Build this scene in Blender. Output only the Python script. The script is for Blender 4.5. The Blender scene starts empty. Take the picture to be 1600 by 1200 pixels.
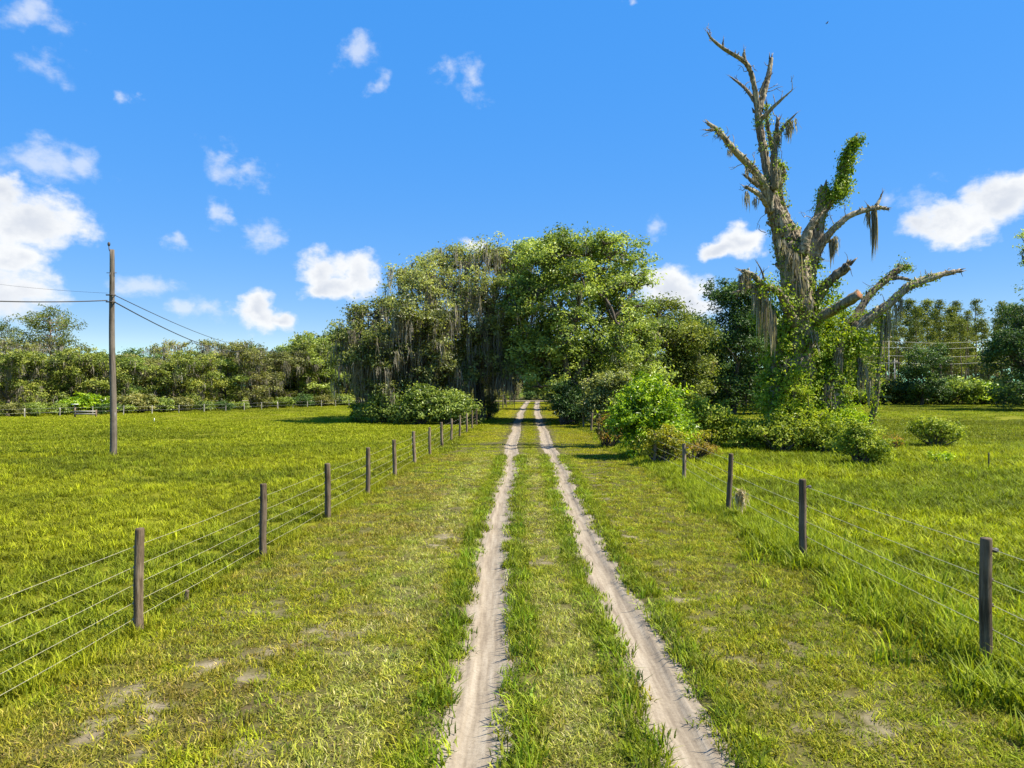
import bpy, math, random
import numpy as np
R = math.radians
scene = bpy.context.scene
COL = scene.collection

# ------------------------------------------------------------------ camera, sky, sun, exposure
CAM_H, F_PX, HOR = 3.05, 1067.0, 603.0
cam_data = bpy.data.cameras.new('camera')
cam_data.sensor_width = 36.0
cam_data.lens = 24.0
cam_data.clip_start = 0.05
cam_data.clip_end = 6000.0
cam = bpy.data.objects.new('camera', cam_data)
cam.location = (0, 0, CAM_H)
cam.rotation_euler = (R(90 + 0.161), 0, 0)
COL.objects.link(cam)
scene.camera = cam

SUN_EL, SUN_AZ = 54.0, 100.0          # azimuth clockwise from +Y (the way the camera looks)
sd = np.array([math.sin(R(SUN_AZ)) * math.cos(R(SUN_EL)), math.cos(R(SUN_AZ)) * math.cos(R(SUN_EL)), math.sin(R(SUN_EL))])
sun_data = bpy.data.lights.new('sun', 'SUN')
sun_data.energy = 5.0
sun_data.angle = R(0.53)
sun_data.color = (1.0, 0.92, 0.76)
sun = bpy.data.objects.new('sun', sun_data)
from mathutils import Vector
sun.rotation_euler = Vector(sd).to_track_quat('Z', 'Y').to_euler()
sun.location = (60, 20, 80)
COL.objects.link(sun)

scene.view_settings.view_transform = 'Standard'
scene.view_settings.look = 'None'
scene.view_settings.gamma = 1.0
scene.view_settings.exposure = 1.2
scene.cycles.max_bounces = 9
scene.cycles.diffuse_bounces = 6
scene.cycles.transmission_bounces = 6
scene.cycles.glossy_bounces = 2
scene.cycles.caustics_reflective = False
scene.cycles.caustics_refractive = False

world = bpy.data.worlds.new('World')
scene.world = world
world.use_nodes = True


def build_world():
    nt = world.node_tree
    nt.nodes.clear()
    N, L = nt.nodes.new, nt.links.new

    def math_n(op, a, b=None, c=None, clamp=False):
        n = N('ShaderNodeMath'); n.operation = op; n.use_clamp = clamp
        for i, v in enumerate((a, b, c)):
            if v is None: continue
            if isinstance(v, (int, float)): n.inputs[i].default_value = v
            else: L(v, n.inputs[i])
        return n.outputs[0]

    def vmath(op, a, b=None):
        n = N('ShaderNodeVectorMath'); n.operation = op
        for i, v in enumerate((a, b)):
            if v is None: continue
            if isinstance(v, (tuple, list)): n.inputs[i].default_value = v
            else: L(v, n.inputs[i])
        return n.outputs['Value'] if op in ('LENGTH', 'DOT_PRODUCT') else n.outputs[0]

    def mix(fac, a, b, mode='MIX'):
        n = N('ShaderNodeMix'); n.data_type = 'RGBA'; n.blend_type = mode
        for s, v in ((0, fac), (6, a), (7, b)):
            if isinstance(v, (int, float)): n.inputs[s].default_value = v
            elif isinstance(v, tuple): n.inputs[s].default_value = v
            else: L(v, n.inputs[s])
        return n.outputs[2]

    def smooth(v, lo, hi):
        n = N('ShaderNodeMapRange'); n.interpolation_type = 'SMOOTHSTEP'
        n.inputs['From Min'].default_value = lo; n.inputs['From Max'].default_value = hi
        L(v, n.inputs['Value']); return n.outputs[0]

    sky = N('ShaderNodeTexSky')
    sky.sky_type = 'NISHITA'
    sky.sun_disc = False
    sky.sun_elevation = R(SUN_EL)
    sky.sun_rotation = R(SUN_AZ)
    sky.air_density = 1.0
    sky.dust_density = 0.15
    sky.ozone_density = 3.0
    sh = N('ShaderNodeSeparateColor'); sh.mode = 'HSV'; L(sky.outputs[0], sh.inputs[0])
    hsv = N('ShaderNodeCombineColor'); hsv.mode = 'HSV'
    L(math_n('ADD', math_n('MULTIPLY', sh.outputs[0], 0.45), 0.55 * 0.605 + 0.006), hsv.inputs[0])
    L(math_n('MULTIPLY', math_n('POWER', sh.outputs[1], 0.62), 1.165, clamp=True), hsv.inputs[1])
    # a brighter zenith and a calmer horizon than the bare model gives
    vv = math_n('DIVIDE', sh.outputs[2], math_n('ADD', sh.outputs[2], 0.9))
    L(math_n('MULTIPLY', vv, 5.6), hsv.inputs[2])

    tc = N('ShaderNodeTexCoord')
    sep = N('ShaderNodeSeparateXYZ'); L(tc.outputs['Generated'], sep.inputs[0])
    az = math_n('ARCTAN2', sep.outputs[0], sep.outputs[1])
    el = math_n('ARCSINE', sep.outputs[2])
    comb = N('ShaderNodeCombineXYZ'); L(az, comb.inputs[0]); L(el, comb.inputs[1])
    v0 = comb.outputs[0]
    # billowing warp of the sky coordinate
    nz = N('ShaderNodeTexNoise'); nz.inputs['Scale'].default_value = 16.0; nz.inputs['Detail'].default_value = 7.0
    nz.inputs['Roughness'].default_value = 0.56
    L(v0, nz.inputs['Vector'])
    nz2 = N('ShaderNodeTexNoise'); nz2.inputs['Scale'].default_value = 30.0; nz2.inputs['Detail'].default_value = 9.0
    nz2.inputs['Roughness'].default_value = 0.6
    L(vmath('MULTIPLY', v0, (0.8, 1.15, 0.0)), nz2.inputs['Vector'])
    w = vmath('SUBTRACT', nz.outputs['Color'], (0.5, 0.5, 0.5))
    w = vmath('MULTIPLY', w, (0.095, 0.065, 0.0))
    v = vmath('ADD', v0, w)

    def ang(px, py):
        x, z = (px - 800) / F_PX, (HOR - py) / F_PX
        return math.atan2(x, 1.0), math.asin(z / math.sqrt(1 + x * x + z * z))

    def blobs(lst):
        out = None
        for (px, py, rx, ry, s) in lst:
            a, e = ang(px, py)
            k = 1.0 / (1 + ((px - 800) / F_PX) ** 2)
            rxa, rya = rx / F_PX * k, ry / F_PX * math.sqrt(k)
            d = vmath('SUBTRACT', v, (a, e, 0.0))
            d = vmath('MULTIPLY', d, (1.0 / rxa, 1.0 / rya, 0.0))
            l = vmath('LENGTH', d)
            q = math_n('SUBTRACT', 1.0, l)
            q = math_n('MULTIPLY', q, s)
            out = q if out is None else math_n('MAXIMUM', out, q)
        return out
    puffs = [(50, 345, 110, 62, 1.0), (20, 395, 70, 50, 1.0), (30, 455, 80, 60, 0.75), (10, 300, 60, 40, .9),
             (505, 422, 52, 44, 1.0), (555, 432, 46, 40, 1.0), (520, 448, 70, 22, 1.0),
             (405, 485, 46, 34, 1.0), (440, 495, 40, 24, 1.0),
             (1050, 455, 80, 42, 1.0), (1085, 470, 50, 34, 1.0),
             (1155, 382, 52, 28, 1.0), (1130, 392, 50, 18, 1.0),
             (1580, 310, 95, 52, 1.0), (1500, 345, 90, 38, 1.0), (1660, 290, 100, 60, 1.0),
             (737, 378, 20, 14, .8)]
    wisps = [(60, 255, 110, 34, 1.0), (130, 258, 60, 28, 1.0), (235, 447, 62, 22, 1.0), (290, 483, 34, 20, .8),
             (275, 382, 30, 16, .9), (342, 332, 22, 24, .9), (410, 360, 46, 24, .8), (375, 275, 50, 22, .8), (340, 248, 26, 24, .6),
             (560, 75, 40, 28, .9), (592, 134, 24, 20, .9), (735, 120, 36, 32, .8), (693, 115, 20, 18, .6),
             (45, 30, 80, 28, .9), (65, 100, 50, 22, .6), (208, 150, 14, 14, .7), (330, 495, 30, 18, .5),
             (1025, 362, 26, 20, .6), (1440, 312, 40, 26, .6), (1390, 318, 20, 16, .6), (980, 5, 10, 10, .6)]
    dp = blobs(puffs)
    dp = math_n('ADD', dp, math_n('MULTIPLY', math_n('SUBTRACT', nz2.outputs['Fac'], 0.5), 1.25))
    fp = smooth(dp, 0.0, 0.58)
    dw = blobs(wisps)
    dw = math_n('ADD', dw, math_n('MULTIPLY', math_n('SUBTRACT', nz2.outputs['Fac'], 0.5), 2.4))
    fw = math_n('MULTIPLY', smooth(dw, -0.05, 1.0), 0.55)
    fac = math_n('MAXIMUM', fp, fw)
    fac = math_n('MULTIPLY', fac, math_n('GREATER_THAN', sep.outputs[1], 0.0), clamp=True)
    # thick cores of the cumulus are a little greyer
    shade = smooth(math_n('ADD', dp, math_n('MULTIPLY', math_n('SUBTRACT', nz.outputs['Fac'], 0.5), 1.4)), 0.3, 1.2)
    ccol = mix(shade, (4.75, 4.85, 4.95, 1), (3.45, 3.7, 4.15, 1))
    col = mix(fac, hsv.outputs[0], ccol)
    bg = N('ShaderNodeBackground'); bg.inputs['Strength'].default_value = 0.09
    L(col, bg.inputs['Color'])
    out = N('ShaderNodeOutputWorld'); L(bg.outputs[0], out.inputs[0])


build_world()


# ------------------------------------------------------------------ helpers
def P(px, py, d):
    """world point that lies d metres ahead, read off the photograph"""
    return np.array([(px - 800) / F_PX * d, d, CAM_H - (py - HOR) / F_PX * d])


def X(px, d): return (px - 800) / F_PX * d


def tag(o, label=None, cat=None, group=None, kind=None):
    if label: o['label'] = label
    if cat: o['category'] = cat
    if group: o['group'] = group
    if kind: o['kind'] = kind
    return o


def empty(name, loc, label, cat, group=None, kind=None, rz=0.0, s=1.0):
    o = bpy.data.objects.new(name, None)
    o.location = tuple(float(c) for c in loc)
    o.rotation_euler = (0, 0, rz)
    o.scale = (s, s, s)
    COL.objects.link(o)
    return tag(o, label, cat, group, kind)


def copy_tree(o, parent=None):
    c = o.copy()
    for k in ('label',):
        if parent is None and k in c: del c[k]
    COL.objects.link(c)
    if parent is not None: c.parent = parent
    for ch in [x for x in COL.objects if x.parent == o]:
        copy_tree(ch, c)
    return c


class MB:
    """collects quads and triangles as arrays, then links ONE mesh object"""
    def __init__(s):
        s.V, s.Q, s.T, s.qa, s.ta, s.n = [], [], [], [], [], 0

    def add(s, V, Q=None, T=None, qv=None, tv=None):
        V = np.asarray(V, float).reshape(-1, 3)
        if Q is not None and len(Q):
            Q = np.asarray(Q, int); s.Q.append(Q + s.n)
            s.qa.append(np.full(len(Q), .5) if qv is None else np.broadcast_to(np.asarray(qv, float), (len(Q),)))
        if T is not None and len(T):
            T = np.asarray(T, int); s.T.append(T + s.n)
            s.ta.append(np.full(len(T), .5) if tv is None else np.broadcast_to(np.asarray(tv, float), (len(T),)))
        s.V.append(V); s.n += len(V)

    def mesh(s, name, smooth=True):
        me = bpy.data.meshes.new(name)
        V = np.concatenate(s.V) if s.V else np.zeros((0, 3))
        Q = np.concatenate(s.Q) if s.Q else np.zeros((0, 4), int)
        T = np.concatenate(s.T) if s.T else np.zeros((0, 3), int)
        me.vertices.add(len(V)); me.vertices.foreach_set('co', V.astype(np.float32).ravel())
        nl = Q.size + T.size
        me.loops.add(nl)
        me.loops.foreach_set('vertex_index', np.concatenate([Q.ravel(), T.ravel()]).astype(np.int32))
        npoly = len(Q) + len(T)
        me.polygons.add(npoly)
        st = np.concatenate([np.arange(len(Q)) * 4, Q.size + np.arange(len(T)) * 3]).astype(np.int32)
        me.polygons.foreach_set('loop_start', st)
        me.polygons.foreach_set('use_smooth', np.full(npoly, smooth))
        a = me.attributes.new('v', 'FLOAT', 'FACE')
        vals = np.concatenate([np.concatenate(s.qa) if s.qa else np.zeros(0), np.concatenate(s.ta) if s.ta else np.zeros(0)])
        a.data.foreach_set('value', vals.astype(np.float32))
        me.update(calc_edges=True)
        me.validate()
        return me

    def build(s, name, mat, parent=None, origin=None, smooth=True):
        if origin is not None:
            s.V = [v - np.asarray(origin, float) for v in s.V]
        me = s.mesh(name, smooth)
        if mat is not None: me.materials.append(mat)
        o = bpy.data.objects.new(name, me)
        COL.objects.link(o)
        if parent is not None: o.parent = parent
        return o


def norm(a):
    return a / np.maximum(np.linalg.norm(a, axis=-1, keepdims=True), 1e-9)


def spline(pts, n):
    """Catmull-Rom through the rows of pts"""
    p = np.asarray(pts, float)
    if len(p) == 2:
        t = np.linspace(0, 1, n)[:, None]
        return p[0] * (1 - t) + p[1] * t
    e = np.vstack([2 * p[0] - p[1], p, 2 * p[-1] - p[-2]])
    out = []
    for t in np.linspace(0, len(p) - 1 - 1e-6, n):
        i = int(t); f = t - i
        a, b, c, d = e[i:i + 4]
        out.append(.5 * ((2 * b) + (c - a) * f + (2 * a - 5 * b + 4 * c - d) * f * f + (3 * b - 3 * c + d - a) * f ** 3))
    return np.array(out)


def tube(mb, pts, rad, sides=8, n=None, rough=0.0, rng=None, cap=True, v=.5):
    """tapered tube; pts rows xyz, rad per point"""
    pts = np.asarray(pts, float); rad = np.asarray(rad, float) * np.ones(len(pts))
    if n:
        q = spline(np.hstack([pts, rad[:, None]]), n); pts, rad = q[:, :3], np.maximum(q[:, 3], 1e-4)
    m = len(pts)
    tg = norm(np.gradient(pts, axis=0))
    up = np.array([0, 0, 1.0]) if abs(tg[0][2]) < .9 else np.array([1.0, 0, 0])
    a = norm(np.cross(tg[0], up)); A = [a]
    for i in range(1, m):
        a = a - tg[i] * np.dot(a, tg[i]); a = norm(a); A.append(a)
    A = np.array(A); B = np.cross(tg, A)
    th = np.linspace(0, 2 * np.pi, sides, endpoint=False)
    rr = rad[:, None] * np.ones((1, sides))
    if rough and rng is not None:
        ridge = rng.normal(0, 1, sides)
        rr = rr * (1 + rough * (0.9 * ridge[None, :] + 0.7 * rng.normal(0, 1, (m, sides)) + .5 * rng.normal(0, 1, (m, 1))))
    V = pts[:, None, :] + rr[..., None] * (np.cos(th)[None, :, None] * A[:, None, :] + np.sin(th)[None, :, None] * B[:, None, :])
    V = V.reshape(-1, 3)
    i, j = np.meshgrid(np.arange(m - 1), np.arange(sides), indexing='ij')
    j2 = (j + 1) % sides
    Q = np.stack([i * sides + j, i * sides + j2, (i + 1) * sides + j2, (i + 1) * sides + j], -1).reshape(-1, 4)
    T = []
    if cap:
        V = np.vstack([V, pts[0], pts[-1]]); c0, c1 = len(V) - 2, len(V) - 1
        for k in range(sides):
            T.append((c0, (k + 1) % sides, k)); T.append((c1, (m - 1) * sides + k, (m - 1) * sides + (k + 1) % sides))
    mb.add(V, Q, T, v, v)


def box(mb, c, s, rz=0.0, v=.5):
    x, y, z = [k / 2 for k in s]
    V = np.array([(a, b, d) for a in (-x, x) for b in (-y, y) for d in (-z, z)], float)
    ca, sa = math.cos(rz), math.sin(rz)
    V = np.stack([V[:, 0] * ca - V[:, 1] * sa, V[:, 0] * sa + V[:, 1] * ca, V[:, 2]], 1) + np.asarray(c, float)
    mb.add(V, [(0, 1, 3, 2), (4, 6, 7, 5), (0, 4, 5, 1), (2, 3, 7, 6), (0, 2, 6, 4), (1, 5, 7, 3)], None, v)


def leaves(mb, C, Nn, S, rng, asp=.5, v=.5, droop=0.0):
    """one bent leaf blade (two triangles folded along the midrib) per centre"""
    n = len(C)
    if n == 0: return
    Nn = norm(Nn)
    t = rng.normal(0, 1, (n, 3)); t[:, 2] -= droop
    t = norm(t - Nn * np.sum(t * Nn, 1, keepdims=True))
    b = np.cross(Nn, t)
    S = np.asarray(S, float).reshape(-1, 1)
    fold = 0.22 * S
    p0 = C - t * S * .5
    p1 = C + b * S * asp * .5 + t * S * .05 + Nn * fold * .5
    p2 = C + t * S * .5 - Nn * fold * .5
    p3 = C - b * S * asp * .5 + t * S * .05 + Nn * fold * .5
    V = np.stack([p0, p1, p2, p3], 1).reshape(-1, 3)
    k = np.arange(n)[:, None] * 4
    T = np.concatenate([k + np.array([[0, 1, 2]]), k + np.array([[0, 2, 3]])], 1).reshape(-1, 3)
    vv = np.repeat(np.broadcast_to(np.asarray(v, float), (n,)), 2)
    mb.add(V, None, T, None, vv)


def crown(mb, lobes, n_cl, n_lf, cr, ls, rng, flat=.6, up=.55, asp=.55, spread=.6, inner=.45, droop=.3, ragged=.22):
    """leaf clumps over and inside a set of ellipsoid lobes; returns clump centres and outward directions"""
    lb = np.asarray(lobes, float)
    wgt = (lb[:, 3] * lb[:, 4] * lb[:, 5]) ** (2 / 3)
    idx = rng.choice(len(lb), n_cl, p=wgt / wgt.sum())
    dr = norm(rng.normal(0, 1, (n_cl, 3)))
    low = dr[:, 2] < -.35
    dr[low, 2] *= rng.choice([-1, 1, -.4], low.sum()); dr = norm(dr)
    r = rng.uniform(inner, 1.0, n_cl) ** .6 * (1 + ragged * rng.normal(0, 1, n_cl) * (rng.random(n_cl) < .5))
    C = lb[idx, :3] + dr * r[:, None] * lb[idx, 3:6]
    k = np.repeat(np.arange(n_cl), n_lf)
    csz = cr * rng.uniform(.55, 1.3, n_cl)
    off = rng.normal(0, .5, (len(k), 3)) * csz[k][:, None] * np.array([1, 1, flat])
    pc = C[k] + off
    nn = dr[k] * .45 + np.array([0, 0, up]) + norm(off) * .35 + rng.normal(0, spread, (len(k), 3))
    vv = np.clip(np.repeat(rng.uniform(.05, .95, n_cl), n_lf) + rng.normal(0, .16, len(k)), 0, 1)
    leaves(mb, pc, nn, ls * rng.uniform(.6, 1.35, len(k)), rng, asp, vv, droop)
    return C, dr, idx


def moss(mb, pts, lens, rng, w=.07, per=4, swing=.12):
    w, per = w * .55, per * 2
    """beards of hanging moss: thin tapering ribbons"""
    for p, Ln in zip(pts, lens):
        for q in range(per):
            a = rng.uniform(0, np.pi); dx = np.array([math.cos(a), math.sin(a), 0])
            L1 = Ln * rng.uniform(.5, 1.1)
            o = p + np.append(rng.normal(0, swing, 2), rng.uniform(-.1, .05))
            sw = np.cumsum(rng.normal(0, swing * .42, (5, 3)), 0); sw[0] = 0; sw[:, 2] = 0
            t = np.linspace(0, 1, 5)
            cen = o + sw + np.stack([0 * t, 0 * t, -L1 * t], 1)
            ww = w * rng.uniform(.6, 1.5) * np.array([.5, 1.0, .9, .6, .08])
            V = np.concatenate([cen - dx * ww[:, None], cen + dx * ww[:, None]])
            Q = [(i, i + 5, i + 6, i + 1) for i in range(4)]
            mb.add(V, Q, None, np.clip(rng.normal(.5, .25), 0, 1))


# value noise shared by the ground mesh and the grass
def _hash(ix, iy, seed):
    h = (ix.astype(np.int64) * 374761393 + iy.astype(np.int64) * 668265263 + seed * 1274126177) & 0x7fffffff
    h = ((h ^ (h >> 13)) * 1274126177) & 0x7fffffff
    h = (h ^ (h >> 16)) & 0xffff
    return h / 65535.0


def vnoise(x, y, seed=0):
    ix, iy = np.floor(x), np.floor(y)
    fx, fy = x - ix, y - iy
    fx, fy = fx * fx * (3 - 2 * fx), fy * fy * (3 - 2 * fy)
    a, b = _hash(ix, iy, seed), _hash(ix + 1, iy, seed)
    c, d = _hash(ix, iy + 1, seed), _hash(ix + 1, iy + 1, seed)
    return (a * (1 - fx) + b * fx) * (1 - fy) + (c * (1 - fx) + d * fx) * fy


def fbm(x, y, sc, seed=0, o=4):
    t, amp, tot = 0, 1.0, 0
    for k in range(o):
        t = t + amp * vnoise(x * sc * 2 ** k, y * sc * 2 ** k, seed + 17 * k); tot += amp; amp *= .55
    return t / tot


# ------------------------------------------------------------------ materials
MATS = {}


def new_mat(name):
    m = bpy.data.materials.new(name); m.use_nodes = True
    nt = m.node_tree; nt.nodes.clear()
    return m, nt, nt.nodes.new, nt.links.new


def ramp(N, stops):
    n = N('ShaderNodeValToRGB'); e = n.color_ramp.elements
    while len(e) < len(stops): e.new(.5)
    for k, (p, c) in enumerate(stops):
        e[k].position = p; e[k].color = (*c, 1)
    return n


def leaf_mat(name, dark, mid, light, trans=.3, spec=.35, rough=.5, tcol=1.25):
    m, nt, N, L = new_mat(name)
    at = N('ShaderNodeAttribute'); at.attribute_name = 'v'
    oi = N('ShaderNodeObjectInfo')
    ad = N('ShaderNodeMath'); ad.operation = 'MULTIPLY_ADD'
    L(oi.outputs['Random'], ad.inputs[0]); ad.inputs[1].default_value = .4; ad.inputs[2].default_value = -.2
    sm = N('ShaderNodeMath'); sm.operation = 'ADD'; L(at.outputs['Fac'], sm.inputs[0]); L(ad.outputs[0], sm.inputs[1])
    cr = ramp(N, [(0.0, dark), (.5, mid), (1.0, light)]); L(sm.outputs[0], cr.inputs[0])
    pb = N('ShaderNodeBsdfPrincipled'); pb.inputs['Roughness'].default_value = rough
    pb.inputs['Specular IOR Level'].default_value = spec
    L(cr.outputs[0], pb.inputs['Base Color'])
    tr = N('ShaderNodeBsdfTranslucent')
    mu = N('ShaderNodeMix'); mu.data_type = 'RGBA'; mu.blend_type = 'MULTIPLY'; mu.inputs[0].default_value = 1
    L(cr.outputs[0], mu.inputs[6]); mu.inputs[7].default_value = (tcol * 1.15, tcol * 1.1, tcol * .5, 1)
    L(mu.outputs[2], tr.inputs['Color'])
    mx = N('ShaderNodeMixShader'); mx.inputs[0].default_value = trans
    L(pb.outputs[0], mx.inputs[1]); L(tr.outputs[0], mx.inputs[2])
    o = N('ShaderNodeOutputMaterial'); L(mx.outputs[0], o.inputs[0])
    return m


def wood_mat(name, c1, c2, c3, scale=6.0, stretch=.12, bump=.5, rough=.9, pale=None):
    """weathered wood or bark: noise stretched along Z, cracks in the bump"""
    m, nt, N, L = new_mat(name)
    tc = N('ShaderNodeTexCoord'); mp = N('ShaderNodeMapping'); L(tc.outputs['Object'], mp.inputs[0])
    mp.inputs['Scale'].default_value = (1, 1, stretch)
    n1 = N('ShaderNodeTexNoise'); n1.inputs['Scale'].default_value = scale * 4; n1.inputs['Detail'].default_value = 6
    n1.inputs['Roughness'].default_value = .65
    L(mp.outputs[0], n1.inputs['Vector'])
    n2 = N('ShaderNodeTexNoise'); n2.inputs['Scale'].default_value = scale * .35; n2.inputs['Detail'].default_value = 4
    L(tc.outputs['Object'], n2.inputs['Vector'])
    oi = N('ShaderNodeObjectInfo')
    cr = ramp(N, [(.32, c1), (.5, c2), (.68, c3)]); L(n1.outputs['Fac'], cr.inputs[0])
    mx = N('ShaderNodeMix'); mx.data_type = 'RGBA'
    cr2 = ramp(N, [(.45, (0, 0, 0)), (.62, (1, 1, 1))]); L(n2.outputs['Fac'], cr2.inputs[0])
    ml = N('ShaderNodeMath'); ml.operation = 'MULTIPLY'; L(cr2.outputs[0], ml.inputs[0]); ml.inputs[1].default_value = .55
    L(ml.outputs[0], mx.inputs[0]); L(cr.outputs[0], mx.inputs[6]); mx.inputs[7].default_value = (*(pale or c3), 1)
    hv = N('ShaderNodeHueSaturation'); mr = N('ShaderNodeMapRange'); L(oi.outputs['Random'], mr.inputs['Value'])
    mr.inputs['To Min'].default_value = .75; mr.inputs['To Max'].default_value = 1.4
    L(mr.outputs[0], hv.inputs['Value']); L(mx.outputs[2], hv.inputs['Color'])
    pb = N('ShaderNodeBsdfPrincipled'); pb.inputs['Roughness'].default_value = rough
    pb.inputs['Specular IOR Level'].default_value = .2
    L(hv.outputs[0], pb.inputs['Base Color'])
    bp = N('ShaderNodeBump'); bp.inputs['Strength'].default_value = bump; bp.inputs['Distance'].default_value = .03
    L(n1.outputs['Fac'], bp.inputs['Height']); L(bp.outputs[0], pb.inputs['Normal'])
    o = N('ShaderNodeOutputMaterial'); L(pb.outputs[0], o.inputs[0])
    return m


def plain_mat(name, col, rough=.6, metal=0.0, noise=.15):
    m, nt, N, L = new_mat(name)
    tc = N('ShaderNodeTexCoord')
    n1 = N('ShaderNodeTexNoise'); n1.inputs['Scale'].default_value = 14; n1.inputs['Detail'].default_value = 4
    L(tc.outputs['Object'], n1.inputs['Vector'])
    cr = ramp(N, [(.3, tuple(c * (1 - noise) for c in col)), (.7, tuple(min(1, c * (1 + noise)) for c in col))])
    L(n1.outputs['Fac'], cr.inputs[0])
    pb = N('ShaderNodeBsdfPrincipled'); pb.inputs['Roughness'].default_value = rough; pb.inputs['Metallic'].default_value = metal
    L(cr.outputs[0], pb.inputs['Base Color'])
    o = N('ShaderNodeOutputMaterial'); L(pb.outputs[0], o.inputs[0])
    return m


def grass_mat(name, trans=.32):
    """blade colour comes with each tuft (attribute 'tint'); the blade attribute 'v' varies it"""
    m, nt, N, L = new_mat(name)
    ti = N('ShaderNodeAttribute'); ti.attribute_name = 'tint'; ti.attribute_type = 'INSTANCER'
    at = N('ShaderNodeAttribute'); at.attribute_name = 'v'
    cr = ramp(N, [(0.0, (.28, .33, .3)), (.45, (.9, .92, .8)), (.86, (1.5, 1.42, 1.3)), (.93, (1.55, 1.35, 3.0)), (1.0, (1.8, 1.5, 4.2))])
    L(at.outputs['Fac'], cr.inputs[0])
    mu = N('ShaderNodeMix'); mu.data_type = 'RGBA'; mu.blend_type = 'MULTIPLY'; mu.inputs[0].default_value = 1
    L(ti.outputs['Color'], mu.inputs[6]); L(cr.outputs[0], mu.inputs[7])
    pb = N('ShaderNodeBsdfPrincipled'); pb.inputs['Roughness'].default_value = .55
    pb.inputs['Specular IOR Level'].default_value = .12
    L(mu.outputs[2], pb.inputs['Base Color'])
    tr = N('ShaderNodeBsdfTranslucent')
    m2 = N('ShaderNodeMix'); m2.data_type = 'RGBA'; m2.blend_type = 'MULTIPLY'; m2.inputs[0].default_value = 1
    L(mu.outputs[2], m2.inputs[6]); m2.inputs[7].default_value = (1.3, 1.25, .6, 1)
    L(m2.outputs[2], tr.inputs['Color'])
    mx = N('ShaderNodeMixShader'); mx.inputs[0].default_value = trans
    L(pb.outputs[0], mx.inputs[1]); L(tr.outputs[0], mx.inputs[2])
    o = N('ShaderNodeOutputMaterial'); L(mx.outputs[0], o.inputs[0])
    return m


def ground_mat():
    m, nt, N, L = new_mat('meadow_soil')
    gc = N('ShaderNodeAttribute'); gc.attribute_name = 'gcol'
    tc = N('ShaderNodeTexCoord')
    n1 = N('ShaderNodeTexNoise'); n1.inputs['Scale'].default_value = 9; n1.inputs['Detail'].default_value = 8
    n1.inputs['Roughness'].default_value = .7; L(tc.outputs['Object'], n1.inputs['Vector'])
    cr = ramp(N, [(.25, (.55, .5, .45)), (.5, (1, 1, 1)), (.75, (1.3, 1.3, 1.3))]); L(n1.outputs['Fac'], cr.inputs[0])
    mu = N('ShaderNodeMix'); mu.data_type = 'RGBA'; mu.blend_type = 'MULTIPLY'; mu.inputs[0].default_value = 1
    L(gc.outputs['Color'], mu.inputs[6]); L(cr.outputs[0], mu.inputs[7])
    pb = N('ShaderNodeBsdfPrincipled'); pb.inputs['Roughness'].default_value = .95; pb.inputs['Specular IOR Level'].default_value = .1
    L(mu.outputs[2], pb.inputs['Base Color'])
    bp = N('ShaderNodeBump'); bp.inputs['Strength'].default_value = .6; bp.inputs['Distance'].default_value = .04
    L(n1.outputs['Fac'], bp.inputs['Height']); L(bp.outputs[0], pb.inputs['Normal'])
    o = N('ShaderNodeOutputMaterial'); L(pb.outputs[0], o.inputs[0])
    return m


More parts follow.
